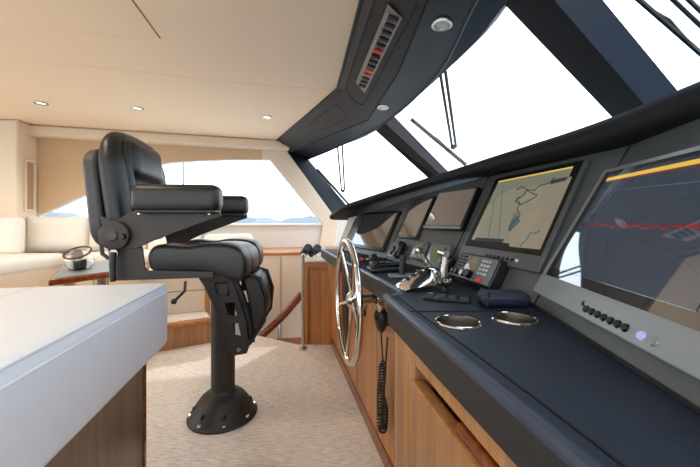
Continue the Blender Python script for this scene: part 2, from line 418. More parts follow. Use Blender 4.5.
vf_ = MB().strip([ln(E2), sm(E3)]).build('valance_face', M['navy'], oc, smooth=20)
E4b = [p+V((.06, .02, .06)) for p in E4]; E0b = [p+UP*.06 for p in E0]
MB().strip([sm(E4), sm(E4b), ln(E0b)]).build('top_panel', M['brow'], oc)
MB().tube(ln([p+V((0, 0, -.001)) for p in E0]), .009, 8).build('edge_piping', M['overhead'], oc)
MB().tube(sm(E3), .008, 8).build('edge_piping', M['navy'], oc)
MB().tube(ln(E2), .005, 8).build('panel_seam', M['blackgroove'], oc)
tso, tvf = bvh(so_), bvh(vf_)
# soffit plane (centre section) and corner plane
n_c = (E1[4]-E1[2]).cross(E2[3]-E1[2]).normalized()
if n_c.z > 0: n_c = -n_c
n_k = (E1[6]-E1[4]).cross(E2[5]-E1[4]).normalized()
if n_k.z > 0: n_k = -n_k
def sof(px, py, off=.002): return hit(px, py, E1[1]+n_c*off, n_c)
def sofk(px, py, off=.002): return hit(px, py, E1[3]+n_k*off, n_k)
def seam(px, closed):
    L = []
    q = px+[px[0]] if closed else px
    for a, b in zip(q, q[1:]):
        for k in range(8):
            r_ = cast(tso, a[0]+(b[0]-a[0])*k/8, a[1]+(b[1]-a[1])*k/8, .0008)
            if r_: L.append(r_[0])
    MB().tube(L, .0032, 6, closed=closed).build('panel_seam', M['blackgroove'], oc)
seam([(377, -8), (347.5, 80), (347, 90), (351, 97), (359, 104), (364, 104), (368, 98), (424, -8)], False)
seam([(291, 137), (333, 106.5), (337, 104.5), (340, 107), (346, 115), (346, 118), (341, 121), (300, 139.5)], True)
for p in [(371.5, 17), (353, 64), (398.5, 48), (375, 88)]:
    q = cast(tso, *p, .001)[0]; MB().ball(q, (.006, .006, .006), seg=8).build('screw', M['blackplastic'], oc)
# switch plate with its rocker switches
q0, q1, q2, q3 = [cast(tso, *p, .004)[0] for p in [(388.5, 2.5), (402.5, 16.5), (365, 92), (356, 81.5)]]
sw = MB().poly([q0, q1, q2, q3], .004, axis=n_c).build('switch_plate', M['alu'], oc, label='silver strip of switches')
def spq(u, v): return q0.lerp(q3, u).lerp(q1.lerp(q2, u), v)
su = (q3-q0).normalized(); sv = (q1-q0); sv = (sv-su*sv.dot(su)).normalized()
W_ = ((q1-q0).length+(q2-q3).length)/2; L_ = (q3-q0).length
cols = ['blackplastic']*5+['red']+['blackplastic']*3+['orange']*2+['blackplastic']*3
for k, c in enumerate(cols):
    u = .055+k*.068
    mt = frame(spq(u, .56)+n_c*.006, su, sv, n_c)
    hgt = .022 if 5 < k < 9 else .012
    MB().box((0, 0, .0), (L_*.045, W_*.42, hgt), mt, .004, 2).build('rocker_switch', M[c], sw)
    if k not in (6, 7, 8):
        MB().ball(spq(u, .17)+n_c*.005, (.004, .004, .004), seg=8).build('indicator', M['whitebtn'], sw)

# downlights
def downlight(p, n, r, lab, grp, on=True):
    t = thing('downlight', lab, 'downlight', mt=rot_to(n, p), group=grp)
    MB().lathe([(r*.66, 0), (r*.70, .006), (r*.95, .007), (r, .002), (r, -.004)]).build('trim_ring', M['steel'], t, local=True)
    MB().lathe([(0, .003), (r*.5, .0035), (r*.68, .001)]).build('lens', M['lens'] if on else M['lensdim'], t, local=True)
    return t
DN = V((0, 0, -1))
for p, lab in [((41, 103), 'round recessed ceiling downlight at far left of the cream ceiling'), ((137, 108), 'round recessed ceiling downlight above the helm chair backrest'), ((267, 117), 'round recessed ceiling downlight beside the dark overhead console corner')]:
    downlight(onz(*p, CZ-.001), DN, .048, lab, 'ceiling downlights')
downlight(*cast(tvf, 442, 24, .001), .046, on=False, lab= 'large round downlight in the navy overhead face beside the switches', grp='overhead console downlights')
downlight(*cast(tvf, 383, 107, .001), .044, on=False, lab= 'small round downlight at the bend of the overhead console', grp='overhead console downlights')

# ================================================================== WINDSHIELD
rk = V((.98*.47, .19*.47, -.40))
A = onz(505, 5, 1.8); B = onz(395, 118, 1.8)
n2 = (B-A).cross(rk).normalized()
if n2.x > 0: n2 = -n2          # faces the cabin
Mp = onz(376, 131, 1.8); Cc = at(308, 160, 4.15); Dd = at(350, 205, 4.3)
n1 = (Cc-Mp).cross(Dd-Mp).normalized()
if n1.x > 0: n1 = -n1
def w2(px, py, off=0.): return hit(px, py, A+n2*off, n2)
def w1(px, py, off=0.): return hit(px, py, Mp+n1*off, n1)
def down(p, q, z):
    return p+(q-p)*((z-p.z)/(q.z-p.z))
ZB = 1.02
m1r = (w2(396, 118), w2(443, 166)); m1l = (w1(376, 131), w1(427, 177))
m2l = (w2(505, 5), w2(607, 112)); m2r = (w2(603, 0), w2(674, 86))
ZT = 1.83
pane2 = [down(*m1r, ZT), down(*m2l, ZT), down(*m2l, ZB), down(*m1r, ZB)]
al = (A-B).normalized()
pane3 = [down(*m2r, ZT), down(*m2r, ZT)+al*2.6, down(*m2r, ZB)+al*2.6, down(*m2r, ZB)]
ap = (w1(306, 158), w1(346, 206))
pane1 = [down(*m1l, ZT+.02), ap[0]+(ap[0]-ap[1])*.1, down(*ap, ZB), down(*m1l, ZB)]
struct(MB().poly([p-n1*.01 for p in pane1], .006, axis=-n1), 'window_2', M['glass'])
struct(MB().poly([p-n2*.01 for p in pane2], .006, axis=-n2), 'window_3', M['glass'])
struct(MB().poly([p-n2*.01 for p in pane3], .006, axis=-n2), 'window_4', M['glass'])
# posts between the panes, lit and shaded faces given separate colours
def post(name, L, Rr, crease, nrm):
    back = [p-nrm*.05 for p in (L[0].lerp(Rr[0], .35), L[1].lerp(Rr[1], .35), L[0].lerp(Rr[0], .7), L[1].lerp(Rr[1], .7))]
    struct(MB().strip([[L[0], L[1]], [crease[0], crease[1]], [back[0], back[1]]], closed=True), name, M['brow'], smooth=10)
    struct(MB().strip([[crease[0]+nrm*.002, crease[1]+nrm*.002], [Rr[0], Rr[1]], [back[2], back[3]], [back[0], back[1]]], closed=True), name, M['post'], smooth=10)
def ends(pr): return down(*pr, 1.83), down(*pr, ZB)
mid1 = (w2(384, 126, .03), w2(433, 172, .03))
post('trim_12', ends(m1l), ends(m1r), ends((at(387, 124.5, 2.80), at(434, 168, 2.90))), n2)
post('trim_13', ends(m2l), ends(m2r), ends((w2(555, 0, .035), w2(640, 98, .035))), n2)
# dark corner post joining the side wall to the windshield
e0, e1 = edge_top, edge_bot
cpst = MB().strip([[e0+(e0-e1)*.25, e0, e1, e1+(e1-e0)*.3], [ap[0]+(ap[0]-ap[1])*.3, ap[0], ap[1], ap[1]+(ap[1]-ap[0])*.3], [ap[0]+(ap[0]-ap[1])*.3+V((.02, .12, 0)), ap[0]+V((.02, .12, 0)), ap[1]+V((.02, .12, 0)), ap[1]+(ap[1]-ap[0])*.3+V((.02, .12, 0))], [e0+(e0-e1)*.25-wn*.1, e0-wn*.1, e1-wn*.1, e1+(e1-e0)*.3-wn*.1]], closed=True)
struct(cpst, 'trim_14', M['brow'])
# wipers outside the glass
def wiper(lab, pw, arms, piv, blade, off=-.07, r=1.):
    P = [pw(*p, off) for p in piv]
    t = thing('windshield_wiper', lab, 'wiper', P[0], group='windshield wipers')
    for a_, b_ in arms:
        MB().tube([pw(*a_, off), pw(*b_, off)], .010*r, 8).build('arm', M['shell'], t)
    MB().ball(P[0], (.022, .022, .022), seg=10).build('pivot', M['shell'], t)
    b0, b1 = pw(*blade[0], off+.025), pw(*blade[1], off+.025)
    MB().tube([b0, b1], .010*r, 6, sy=1.6).build('blade', M['blackplastic'], t)
    c0, c1 = pw(*blade[0], off-.01), pw(*blade[1], off-.01)
    MB().tube([c0.lerp(c1, .25), c0.lerp(c1, .5)+V((0, 0, .02)), c0.lerp(c1, .78)], .008*r, 6).build('bridge', M['shell'], t)
wiper('black wiper with two arms outside the far corner windshield pane', w1, [((337, 140), (341.5, 191)), ((342, 140), (344.5, 190))], [(343, 191)], ((317, 169), (352, 208)))
wiper('black wiper with two arms outside the middle windshield pane', w2, [((440, 72), (452, 146)), ((445.5, 72), (456, 147))], [(453, 147)], ((411, 119), (466, 165)))
wiper('black wiper outside the nearest windshield pane at top right', w2, [((652, -20), (705, 30)), ((668, -20), (712, 22))], [(712, 28)], ((630, -8), (708, 60)), r=.6)

# ================================================================== HELM COUNTER
ZC = .75
Bp = [V((-.064, 2.357, ZC)), V((.195, 1.784, ZC)), V((.365, 1.269, ZC)), V((.443, .795, ZC)), V((.345, .204, ZC))]
edge = [(-.215, 2.46), (-.14, 2.14), (-.067, 1.833), (.03, 1.435), (.135, .985), (.139, .945), (.128, .91), (.106, .885), (.097, .85), (.18, .349), (.255, -.25)]
top = [V((x, y, ZC)) for x, y in edge]+[V((.95, -.25, ZC)), V((.95, .8, ZC)), V((.9, 1.3, ZC)), V((.7, 1.9, ZC)), V((.35, 2.46, ZC))]
ctr = thing('helm_countertop', 'dark blue leather covered counter running along the helm in front of the screens', 'countertop', (.25, 1.0, .70))
CUPS = [onz(458, 322.5, ZC), onz(514, 319, ZC)]
cuts = tuple([c+V((math.cos(2*math.pi*k/40)*.0405, math.sin(2*math.pi*k/40)*.0405, 0)) for k in range(40)] for c in CUPS)
MB().poly(top, .045, holes=cuts, axis=-UP).build('worktop', M['counter'], ctr)
ed = [V((x, y, ZC)) for x, y in edge]
inner = []
# fascia hanging from the edge and padded edge roll
fas = MB()
out = [p for p in ed]
fas.strip([[p+V((-.002, 0, -.004)) for p in out], [p+V((.0, 0, -.062)) for p in out], [p+V((.03, 0, -.062)) for p in out], [p+V((.03, 0, -.02)) for p in out]], closed=True)
fas.build('fascia', M['fascia'], ctr, smooth=20)
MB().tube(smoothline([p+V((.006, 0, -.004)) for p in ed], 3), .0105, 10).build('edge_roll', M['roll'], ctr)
ins = smoothline([V((p.x+.034, p.y, ZC+.0005)) for p in ed if p.y < .86 or p.y > 1.0], 3)
MB().tube([p for p in ins], .0016, 6).build('seam', M['blackgroove'], ctr)
MB().tube([onz(409, 311.5, ZC+.0005), onz(475, 311.5, ZC+.0005), onz(530, 309, ZC+.0005)], .0018, 6).build('seam', M['blackgroove'], ctr)

# wooden cabinets below
fd = V((.217, -.976, 0)).normalized(); fn = V((-fd.y*-1, 0, 0)); fn = V((fd.y, -fd.x, 0))   # faces the helm seat
if fn.x > 0: fn = -fn
F0 = V((-.138, 2.53, 0))
def onface(px, py, off=0.): return hit(px, py, F0+fn*off, fn)
fc = thing('helm_cabinet', 'long teak cabinet under the helm counter behind the steering wheel', 'cabinet', (.1, 1.7, 0))
endp = F0+fd*1.70
MB().poly([F0, endp, endp-fn*.5, F0-fn*.5], .69, axis=UP).build('body', M['teak'], fc)
for px in (357, 377):
    q = onface(px, 300, .0005); MB().box((0, 0, 0), (.004, .003, .66), frame(V((q.x, q.y, .35)), fd, fn, UP)).build('door_gap', M['groove'], fc)
q = onface(345, 306, .004)
MB().box((0, 0, 0), (.15, .012, .45), frame(V((q.x, q.y, .43)), fd, fn, UP), .02, 3).build('access_panel', M['blackplastic'], fc, label='black upright access panel')
q = onface(364, 303, .006)
MB().box((0, 0, 0), (.05, .012, .05), frame(q, fd, fn, UP), .006).build('latch', M['steel'], fc, label='small metal latch')
MB().box((0, 0, 0), (.03, .014, .03), frame(q-UP*.045, fd, fn, UP), .006).build('latch', M['frame'], fc)
MB().box((0, 0, 0), (1.70, .006, .06), frame(F0+fd*.85+fn*.003+UP*.03, fd, fn, UP)).build('kick_board', M['mahogany'], fc)

nd = (V((.18, .349, 0))-V((.097, .85, 0))).normalized(); nn = V((nd.y, -nd.x, 0))
if nn.x > 0: nn = -nn
N0 = V((.097, .85, 0))-nn*.010-nd*0.0
def onnear(px, py, off=0.): return hit(px, py, N0+nn*off, nn)
nc = thing('counter_cabinet', 'near teak cabinet with recessed door grip under the counter corner', 'cabinet', (.3, .3, 0))
nend = N0+nd*1.12
# body as stile, top rail, recess with shade painted as dark wood, and door
dj = onnear(410, 380); s_d = (V((dj.x, dj.y, 0))-N0).length
MB().poly([N0-nn*.02, N0+nd*.02, N0+nd*s_d, N0+nd*s_d-nn*.4, N0-nn*.4], .69, axis=UP).build('stile', M['teakpale'], nc, bevel=.012)
MB().box(((s_d+1.12)/2, .2, .672), (1.12-s_d, .4, .036), frame(N0, nd, -nn, UP)).build('top_rail', M['teakpale'], nc)
MB().box(((s_d+1.12)/2, .22, .63), (1.12-s_d, .30, .05), frame(N0, nd, -nn, UP)).build('recess', M['mahogany'], nc)
dr = MB().box(((s_d+1.12)/2+.002, .016, .305), (1.12-s_d-.004, .028, .61), frame(N0, nd, -nn, UP), .003).build('door', M['teakpale'], nc)
MB().box(((s_d+1.12)/2, .22, .30), (1.12-s_d, .34, .58), frame(N0, nd, -nn, UP)).build('carcass', M['mahogany'], nc)
hq = V((0, 0, 0))
MB().box((s_d+.30, .022, .622), (.22, .03, .022), frame(N0, nd, -nn, UP), .006).build('latch_bar', M['mahogany'], dr, label='dark bar grip in the recess')

# end cabinet at the stairs
ec = thing('stair_cabinet', 'short teak cabinet with framed panel at the far end of the helm', 'cabinet', (-.26, 2.8, 0))
ex0, ex1 = at(303.5, 300, 2.56).x, -.14
yy = 2.56
MB().box(((ex0+ex1)/2, yy+.30, .32), (ex1-ex0, .56, .64)).build('body', M['teak'], ec)
for xx in (ex0+.017, ex1-.012): MB().box((xx, yy+.012, .32), (.034, .03, .64), r=.004).build('stile', M['teak'], ec)
MB().box(((ex0+ex1)/2, yy+.012, .605), (ex1-ex0, .026, .055), r=.004).build('rail', M['teakx'], ec)
MB().box(((ex0+ex1)/2+.0, yy+.27, .648), (ex1-ex0+.02, .60, .018), r=.005).build('top', M['offwhite'], ec)

# ================================================================== DASH (four angled faces under a padded brow)
tilt = [27, 27, 27, 28.5]
S = []
for i in range(4):
    u = (Bp[i+1]-Bp[i]).normalized(); nr = V((-u.y, u.x, 0))
    if nr.x < 0: nr = -nr
    a = R(tilt[i]); w_ = nr*math.sin(a)+UP*math.cos(a); n = u.cross(w_)
    if n.x > 0: n = -n
    S.append((Bp[i], u, w_, n))
def sp(i, s, t, h=0.):
    b, u, w_, n = S[i]; return b+u*s+w_*t+n*h
def sfr(i, s, t, h=0.): return frame(sp(i, s, t, h), S[i][1], S[i][2], S[i][3])   # x along the dash, y up the slope, z outwards
def crease(i, z):   # point on both face i-1 and face i at height z
    n1_, n2_ = S[i-1][3].copy(), S[i][3].copy()
    p = Bp[i]; a1, b1, c1 = n1_.x, n1_.y, n1_.dot(p)-n1_.z*z
    a2, b2, c2 = n2_.x, n2_.y, n2_.dot(p)-n2_.z*z
    d = a1*b2-a2*b1
    return V(((c1*b2-c2*b1)/d, (a1*c2-a2*c1)/d, z))
ztop = [.985, 1.09, 1.135, 1.135, 1.135]
tops = [sp(0, 0, (ztop[0]-ZC)/math.cos(R(27)))]+[crease(i, ztop[i]) for i in (1, 2, 3)]+[sp(3, (Bp[4]-Bp[3]).length, (ztop[4]-ZC)/math.cos(R(28.5)))]
ds = thing('dash_console', 'grey angled instrument dash with a black padded brow below the windshield', 'dashboard', (.4, 1.1, ZC))
for i in range(4):
    bk = V((.05, .03, -.0))
    MB().poly([Bp[i], Bp[i+1], tops[i+1], tops[i]], .02, axis=-S[i][3]).build('dash_face', M['dash'], ds)
for i in (1, 2, 3):
    MB().tube([Bp[i], tops[i]], .003, 6).build('seam', M['blackgroove'], ds)
MB().tube([p+V((-.002, 0, .001)) for p in Bp], .004, 6).build('seam', M['blackgroove'], ds)
# end cheek
ck = [V((-.064, 2.36, ZC-.03)), tops[0]+V((0, .005, .03)), tops[0]+V((.3, .25, .03)), V((.3, 2.6, ZC-.03))]
MB().poly(ck, .05, axis=V((-.85, .45, 0))).build('end_cheek', M['offwhite'], ds, label='pale end panel')
# brow
bp_ = [(331, 214, 2.42), (345, 205, 2.24), (380, 193, 2.0), (425, 178.5, 1.65), (490, 157.5, 1.2), (590, 125, .83), (700, 81, .58)]
bl = [at(*p) for p in bp_]+[V((.60, .28, 1.195)), V((.56, -.1, 1.19)), V((.5, -.45, 1.18))]
bl = smoothline(bl, 5)
sec = []
for i, p in enumerate(bl):
    tg = bl[min(i+1, len(bl)-1)]-bl[max(i-1, 0)]; tg.z = 0; tg.normalize()
    nr = V((-tg.y, tg.x, 0))
    if nr.x < 0: nr = -nr
    k = min(1., max(.62, (2.5-p.y)/1.7))
    far = V((p.x+.62, p.y+.16, max(p.z, 1.0)))
    sec.append([p+nr*.25-UP*.075*k, p+nr*.03-UP*.07*k, p-nr*.000-UP*.064*k, p-nr*.018*k-UP*.05*k, p-nr*.02*k-UP*.03*k, p-nr*.012*k-UP*.012*k, p+UP*0., p+nr*.03-UP*.004, far])
MB().strip(list(map(list, zip(*sec)))).build('brow', M['brow'], ds, smooth=50)

# ---- screens
def monitor(lab, i, s0, s1, t0, t1, scr, frame_mat, screen_mat, h=.012, name='monitor', bez=None):
    c = ((s0+s1)/2, (t0+t1)/2)
    t = thing(name, lab, 'screen', mt=sfr(i, *c))
    w, hh = s1-s0, t1-t0
    MB().box((0, 0, h/2-.004), (w, hh, h+.008), r=.004).build('housing', M[frame_mat], t, local=True)
    a0, a1, b0, b1 = scr
    bz = MB().box(((a0+a1)/2-c[0], (b0+b1)/2-c[1], h+.0012), (a1-a0, b1-b0, .002))
    if bez:
        e0_, e1_, f0, f1 = bez
        MB().box(((e0_+e1_)/2-c[0], (f0+f1)/2-c[1], h+.0006), (e1_-e0_, f1-f0, .0018)).build('bezel', M['bezel'], t, local=True)
    sc = bz.build('screen', M[screen_mat], t, local=True)
    return t, sc, c, h
m1, _, _, _ = monitor('far left monitor on the dash beside the wheel with a reflecting screen', 0, .125, .58, .035, .292, (.145, .56, .055, .275), 'bezel', 'scr_off')
m2, _, _, _ = monitor('narrow dark monitor second from the far end of the dash', 1, .03, .24, .128, .36, (.042, .228, .14, .35), 'bezel', 'scr_off')
m3, _, _, _ = monitor('tablet-like screen with light lower lip beside the chart display', 1, .275, .555, .182, .37, (.285, .545, .196, .364), 'bezel', 'scr_off', h=.022)
MB().box((0, -.089, .024), (.27, .012, .006), r=.002).build('lower_lip', M['silverframe'], m3, local=True)
m4, sc4, c4, h4 = monitor('chart plotter monitor showing a tan coastal sea chart', 2, .052, .462, .078, .402, (.098, .425, .147, .384), 'dash', 'scr_tan', bez=(.07, .448, .122, .398))
def on4(pts, mat, name, k=1):
    MB().poly([(s-c4[0], t_-c4[1], h4+.0023+.0004*k) for s, t_ in pts], .0003).build(name, M[mat], sc4, local=True)
def line4(pts, mat, name, r=.0012, k=2):
    MB().tube([(s-c4[0], t_-c4[1], h4+.0025+.0003*k) for s, t_ in pts], r, 6).build(name, M[mat], sc4, local=True)
def q4(px, py):
    b, u, w_, n = S[2]; p = hit(px, py, b+n*h4, n)-b; return (p.dot(u), p.dot(w_))
on4([(.099, .378), (.424, .378), (.424, .383), (.099, .383)], 'scr_yellow', 'title_bar')
land = [q4(*p) for p in [(518, 209), (521, 215), (520, 222), (513, 229), (510, 240), (510, 247), (541, 250), (573, 177), (556, 180), (543, 186), (530, 190), (523, 198)]]
on4(land, 'scr_land', 'land_area')
line4([q4(*p) for p in [(556, 178), (549, 184), (541, 186), (535, 191), (528, 190), (524, 196), (517, 200), (521, 204), (518, 210), (521, 216), (515, 222), (510, 228), (512, 231)]], 'scr_line', 'coastline', .0016)
line4([q4(*p) for p in [(517, 190), (523, 187), (530, 192), (538, 196), (534, 199), (526, 203), (522, 205), (516, 202), (520, 197)]], 'scr_line', 'coastline', .0016)
line4([q4(*p) for p in [(541, 231), (536, 234), (532, 233), (529, 237), (527, 241), (523, 244), (521, 247)]], 'scr_blue', 'river', .0017)
on4([q4(*p) for p in [(513, 219), (518, 215), (521, 222), (514, 229), (508, 232), (510, 226)]], 'scr_blue', 'shoal', 2)
line4([q4(*p) for p in [(495, 200), (488, 243)]], 'scr_line', 'grid_line', .0005)
line4([q4(*p) for p in [(503, 190), (499, 244)]], 'scr_line', 'grid_line', .0005)
on4([q4(*p) for p in [(552, 181), (569, 177), (567, 181), (551, 185)]], 'scr_line', 'info_box', 2)
on4([q4(*p) for p in [(477, 238), (505, 239.5), (503, 243), (475, 241.5)]], 'scr_line', 'info_box', 2)
on4([q4(*p) for p in [(513, 216), (517, 213), (517.5, 214.5), (514, 217)]], 'scr_red', 'ship_mark', 3)
for k in range(8):
    MB().lathe([(0, .003), (.004, .003), (.005, 0)], Matrix.Translation((.02+.0 - c4[0]+.205+k*.021, .099-c4[1], h4)), 10).build('button', M['bezel'] if k < 7 else M['led'], m4, local=True)

LM = .50
m5, sc5, c5, h5 = monitor('large near radar monitor with dark slate screen and red line', 3, -.018, LM, .028, .362, (.008, LM-.035, .078, .348), 'silverframe', 'glassblack', h=.014)
def q5(px, py):
    b, u, w_, n = S[3]; p = hit(px, py, b+n*h5, n)-b; return (p.dot(u), p.dot(w_))
MB().box(((.032+.405)/2-c5[0], (.098+.338)/2-c5[1], h5+.0028), (.373, .24, .0012)).build('radar_picture', M['scr_slate'], sc5, local=True)
def on5(pts, mat, name, k=1):
    MB().poly([(s-c5[0], t_-c5[1], h5+.0035+.0004*k) for s, t_ in pts], .0003).build(name, M[mat], sc5, local=True)
ry = .208
for k in range(16):
    s = .06+k*.0216; w = random.uniform(.006, .02); d = random.uniform(-.003, .003)
    on5([(s, ry+d), (s+w, ry+d), (s+w, ry+d+random.uniform(.004, .008)), (s, ry+d+.004)], 'scr_red', 'echo')
on5([(.033, .322), (.404, .319), (.404, .329), (.033, .330)], 'scr_yellow', 'title_bar')
on5([(.033, .319), (.404, .3145), (.404, .317), (.033, .320)], 'scr_red', 'alarm_line')
on5([(.036, .295), (.404, .282), (.404, .283), (.036, .296)], 'scr_grid', 'range_line')
for k in range(9):
    s = [.214, .2315, .249, .2665, .284, .3015, .319, .352, .376][k]
    MB().lathe([(0, .004), (.0055, .0035), (.007, 0)], Matrix.Translation((s-c5[0], .045-c5[1], h5)), 12).build('button', M['led'] if k == 7 else (M['silverframe'] if k == 8 else M['bezel']), m5, local=True)

MB().box((.196-c5[0], .052-c5[1], h5), (.006, .008, .002)).build('brand_mark', M['bezel'], m5, local=True)
MB().box((.202-c5[0], .049-c5[1], h5), (.004, .004, .002)).build('brand_mark', M['bezel'], m5, local=True)
# ---- instruments standing out of the dash
def inst(lab, i, s0, s1, t0, t1, h, name='instrument_display', disp='scr_lcd'):
    c = ((s0+s1)/2, (t0+t1)/2); w, hh = s1-s0, t1-t0
    t = thing(name, lab, 'instrument', mt=sfr(i, *c), group='dash instrument displays')
    MB().box((0, 0, h/2), (w, hh, h), r=.008).build('body', M['greyplastic'], t, local=True)
    MB().box((-w*.10, 0, h), (w*.5, hh*.56, .003), r=.001).build('display', M[disp], t, local=True)
    for k in range(4): MB().box((w*.36, hh*(.27-.18*k), h), (w*.09, hh*.09, .005), r=.001).build('button', M['bezel'], t, local=True)
inst('smaller grey instrument display with green screen behind the throttle levers', 1, .262, .365, .03, .116, .022)
inst('larger grey instrument display with green screen beside the radio', 1, .41, .545, .008, .112, .03)
# round loudspeaker panel and black handset
t = thing('intercom', 'small grey panel with round dial on the dash near the wheel', 'intercom', mt=sfr(1, .06, .055))
MB().box((0, 0, .004), (.10, .085, .012), r=.004).build('plate', M['greyplastic'], t, local=True)
MB().lathe([(0, .022), (.016, .022), (.022, .016), (.024, .01)], Matrix.Translation((-.005, .0, 0))).build('dial', M['blackplastic'], t, local=True)
MB().ball((-.02, -.02, .016), (.008, .008, .008), seg=8).build('knob', M['steel'], t, local=True)
t = thing('intercom_handset', 'black handset standing against the dash beside the round dial panel', 'handset', mt=sfr(1, .145, .058))
MB().box((0, 0, .02), (.04, .088, .032), r=.012, seg=4).build('grip', M['blackplastic'], t, local=True)
MB().box((0, -.028, .036), (.030, .026, .012), r=.005).build('mouthpiece', M['bezel'], t, local=True)
MB().box((0, .03, .036), (.030, .022, .012), r=.005).build('earpiece', M['bezel'], t, local=True)

# VHF radio
vh = thing('vhf_radio', 'black marine radio with keypad, knobs and red button below the chart display', 'radio', mt=sfr(2, .228, .043, -.004))
MB().box((0, 0, .015), (.225, .092, .05), r=.006).build('case', M['blackplastic'], vh, local=True)
MB().box((0, 0, .041), (.215, .082, .004), r=.002).build('face', M['greyplastic'], vh, local=True)
MB().box((-.012, .012, .044), (.062, .045, .003), r=.001).build('display', M['scr_amber'], vh, local=True)
for k in range(5): MB().box((-.074, .03-.011*k, .044), (.05, .006, .004), r=.001).build('soft_key', M['blackplastic'], vh, local=True)
for rr in range(4):
    for cc in range(3): MB().box((.045+.017*cc, .028-.0135*rr, .045), (.011, .008, .004), r=.001).build('number_key', M['whitebtn'], vh, local=True)
for k, x in enumerate((-.085, -.062)): MB().lathe([(0, .018), (.008, .018), (.009, 0)], Matrix.Translation((x, -.028, .043)), 14).build('small_knob', M['blackplastic'], vh, local=True)
MB().lathe([(0, .014), (.010, .014), (.011, 0)], Matrix.Translation((-.032, -.026, .043)), 18).build('volume_knob', M['steel'], vh, local=True)
MB().lathe([(0, .017), (.013, .017), (.014, 0)], Matrix.Translation((.004, -.024, .043)), 18).build('channel_knob', M['bezel'], vh, local=True)
MB().box((.062, -.032, .045), (.024, .016, .005), r=.002).build('distress_button', M['red'], vh, local=True)
MB().box((0, -.05, -.0), (.24, .012, .03), r=.004).build('bracket', M['blackplastic'], vh, local=True)
t = thing('radio_microphone', 'black fist microphone clipped left of the marine radio', 'microphone', mt=sfr(2, .055, .036, .02))
MB().box((0, 0, .018), (.06, .062, .036), Matrix.Rotation(R(-18), 4, 'Z'), .013, 4).build('body', M['blackplastic'], t, local=True)
MB().lathe([(0, .05), (.02, .048), (.023, .03)], Matrix.Translation((.0, .006, 0)), 16).build('grille', M['bezel'], t, local=True)

# ---- things on the counter
def cup(p, lab):
    t = thing('cup_holder', lab, 'cup holder', p, group='recessed cup holders')
    r = .040
    MB().lathe([(r*1.0, .0008), (r*1.0, .003), (r*1.04, .004), (r*1.10, .0035), (r*1.13, .0006)], n=44).build('rim', M['chrome'], t, local=True)
    MB().lathe([(r, .003), (r*.97, -.02), (r*.95, -.052), (r*.9, -.056), (0, -.056)], n=44).build('cup', M['steel'], t, local=True)
cup(CUPS[0], 'left steel cup holder set into the counter, nearer the edge')
cup(CUPS[1], 'right steel cup holder set into the counter, nearer the radar screen')

# engine throttle: chrome base, round black hub, two levers joined by a bar
th0 = onz(428, 287, ZC)
tm = frame(V((.243, 1.0, ZC)), LL, TT, UP)
th = thing('throttle_control', 'polished twin lever engine throttle on the counter with round black hub', 'throttle', mt=tm)
prof = [(-.105, .001), (-.102, .012), (-.08, .028), (-.05, .044), (-.015, .06), (.01, .064), (.03, .05), (.04, .02), (.042, .001)]
mb = MB(); rows = []
for k in range(9):
    f = -1+k/4; wv = .035*f; sc_ = math.sqrt(max(0, 1-abs(f)**3))*.75+.25
    rows.append([V((x*(.9+.1*sc_), wv*(1+.25*(x < -.05)*0), z*sc_)) for x, z in prof])
mb.strip(rows).build('base', M['chrome'], th, local=True, smooth=60)
for k in range(4): MB().box((-.075+.02*k, -.0, .034+.0095*k), (.010, .03, .006), Matrix.Rotation(0, 4, 'Y'), .002).build('base_button', M['blackplastic'], th, local=True)
hub = MB().lathe([(0, .022), (.014, .022), (.018, .017), (.019, 0)], frame(V((.026, -.036, .030)), V((1, 0, 0)), UP, V((0, -1, 0))), 26).build('hub', M['blackplastic'], th, local=True)
MB().lathe([(0, .022), (.014, .022), (.018, .017), (.019, 0)], frame(V((.026, .036, .030)), V((-1, 0, 0)), UP, V((0, 1, 0))), 26).build('hub', M['blackplastic'], th, local=True)
for y, x1 in ((-.05, .022), (.05, -.012)):
    MB().tube([(.022, y, .03), (.020, y, .06), (x1+.002, y, .10), (x1, y, .108)], [.009, .008, .0065, .006], 10, sy=1.3, up=(1, 0, 0)).build('lever', M['chrome'], th, local=True)
    MB().tube([(x1, y-.012, .108), (x1, y+.03 if y < 0 else y+.012, .110)], .0095, 12).build('grip', M['chrome'], th, local=True)
cu = bpy.data.curves.new('t', 'FONT'); cu.body = 'CAT'; cu.size = .0135; cu.extrude = .0004; cu.align_x = 'CENTER'; cu.align_y = 'CENTER'
to = bpy.data.objects.new('t', cu); C.objects.link(to); bpy.context.view_layer.update()
me = bpy.data.meshes.new_from_object(to.evaluated_get(bpy.context.evaluated_depsgraph_get())); bpy.data.objects.remove(to)
me.transform(frame(V((.026, -.0585, .031)), V((1, 0, 0)), UP, V((0, -1, 0))))
lo = bpy.data.objects.new('lettering', me); C.objects.link(lo); lo.parent = hub; me.materials.clear(); me.materials.append(M['text']); ROOT[lo.name] = tm
hm = frame(V((.026, -.0590, .031)), V((1, 0, 0)), UP, V((0, -1, 0)))
MB().poly([(-.0036, -.0046, 0), (.0036, -.0046, 0), (0, .0003, 0)], .0004, hm).build('badge', M['badge'], hub, local=True)

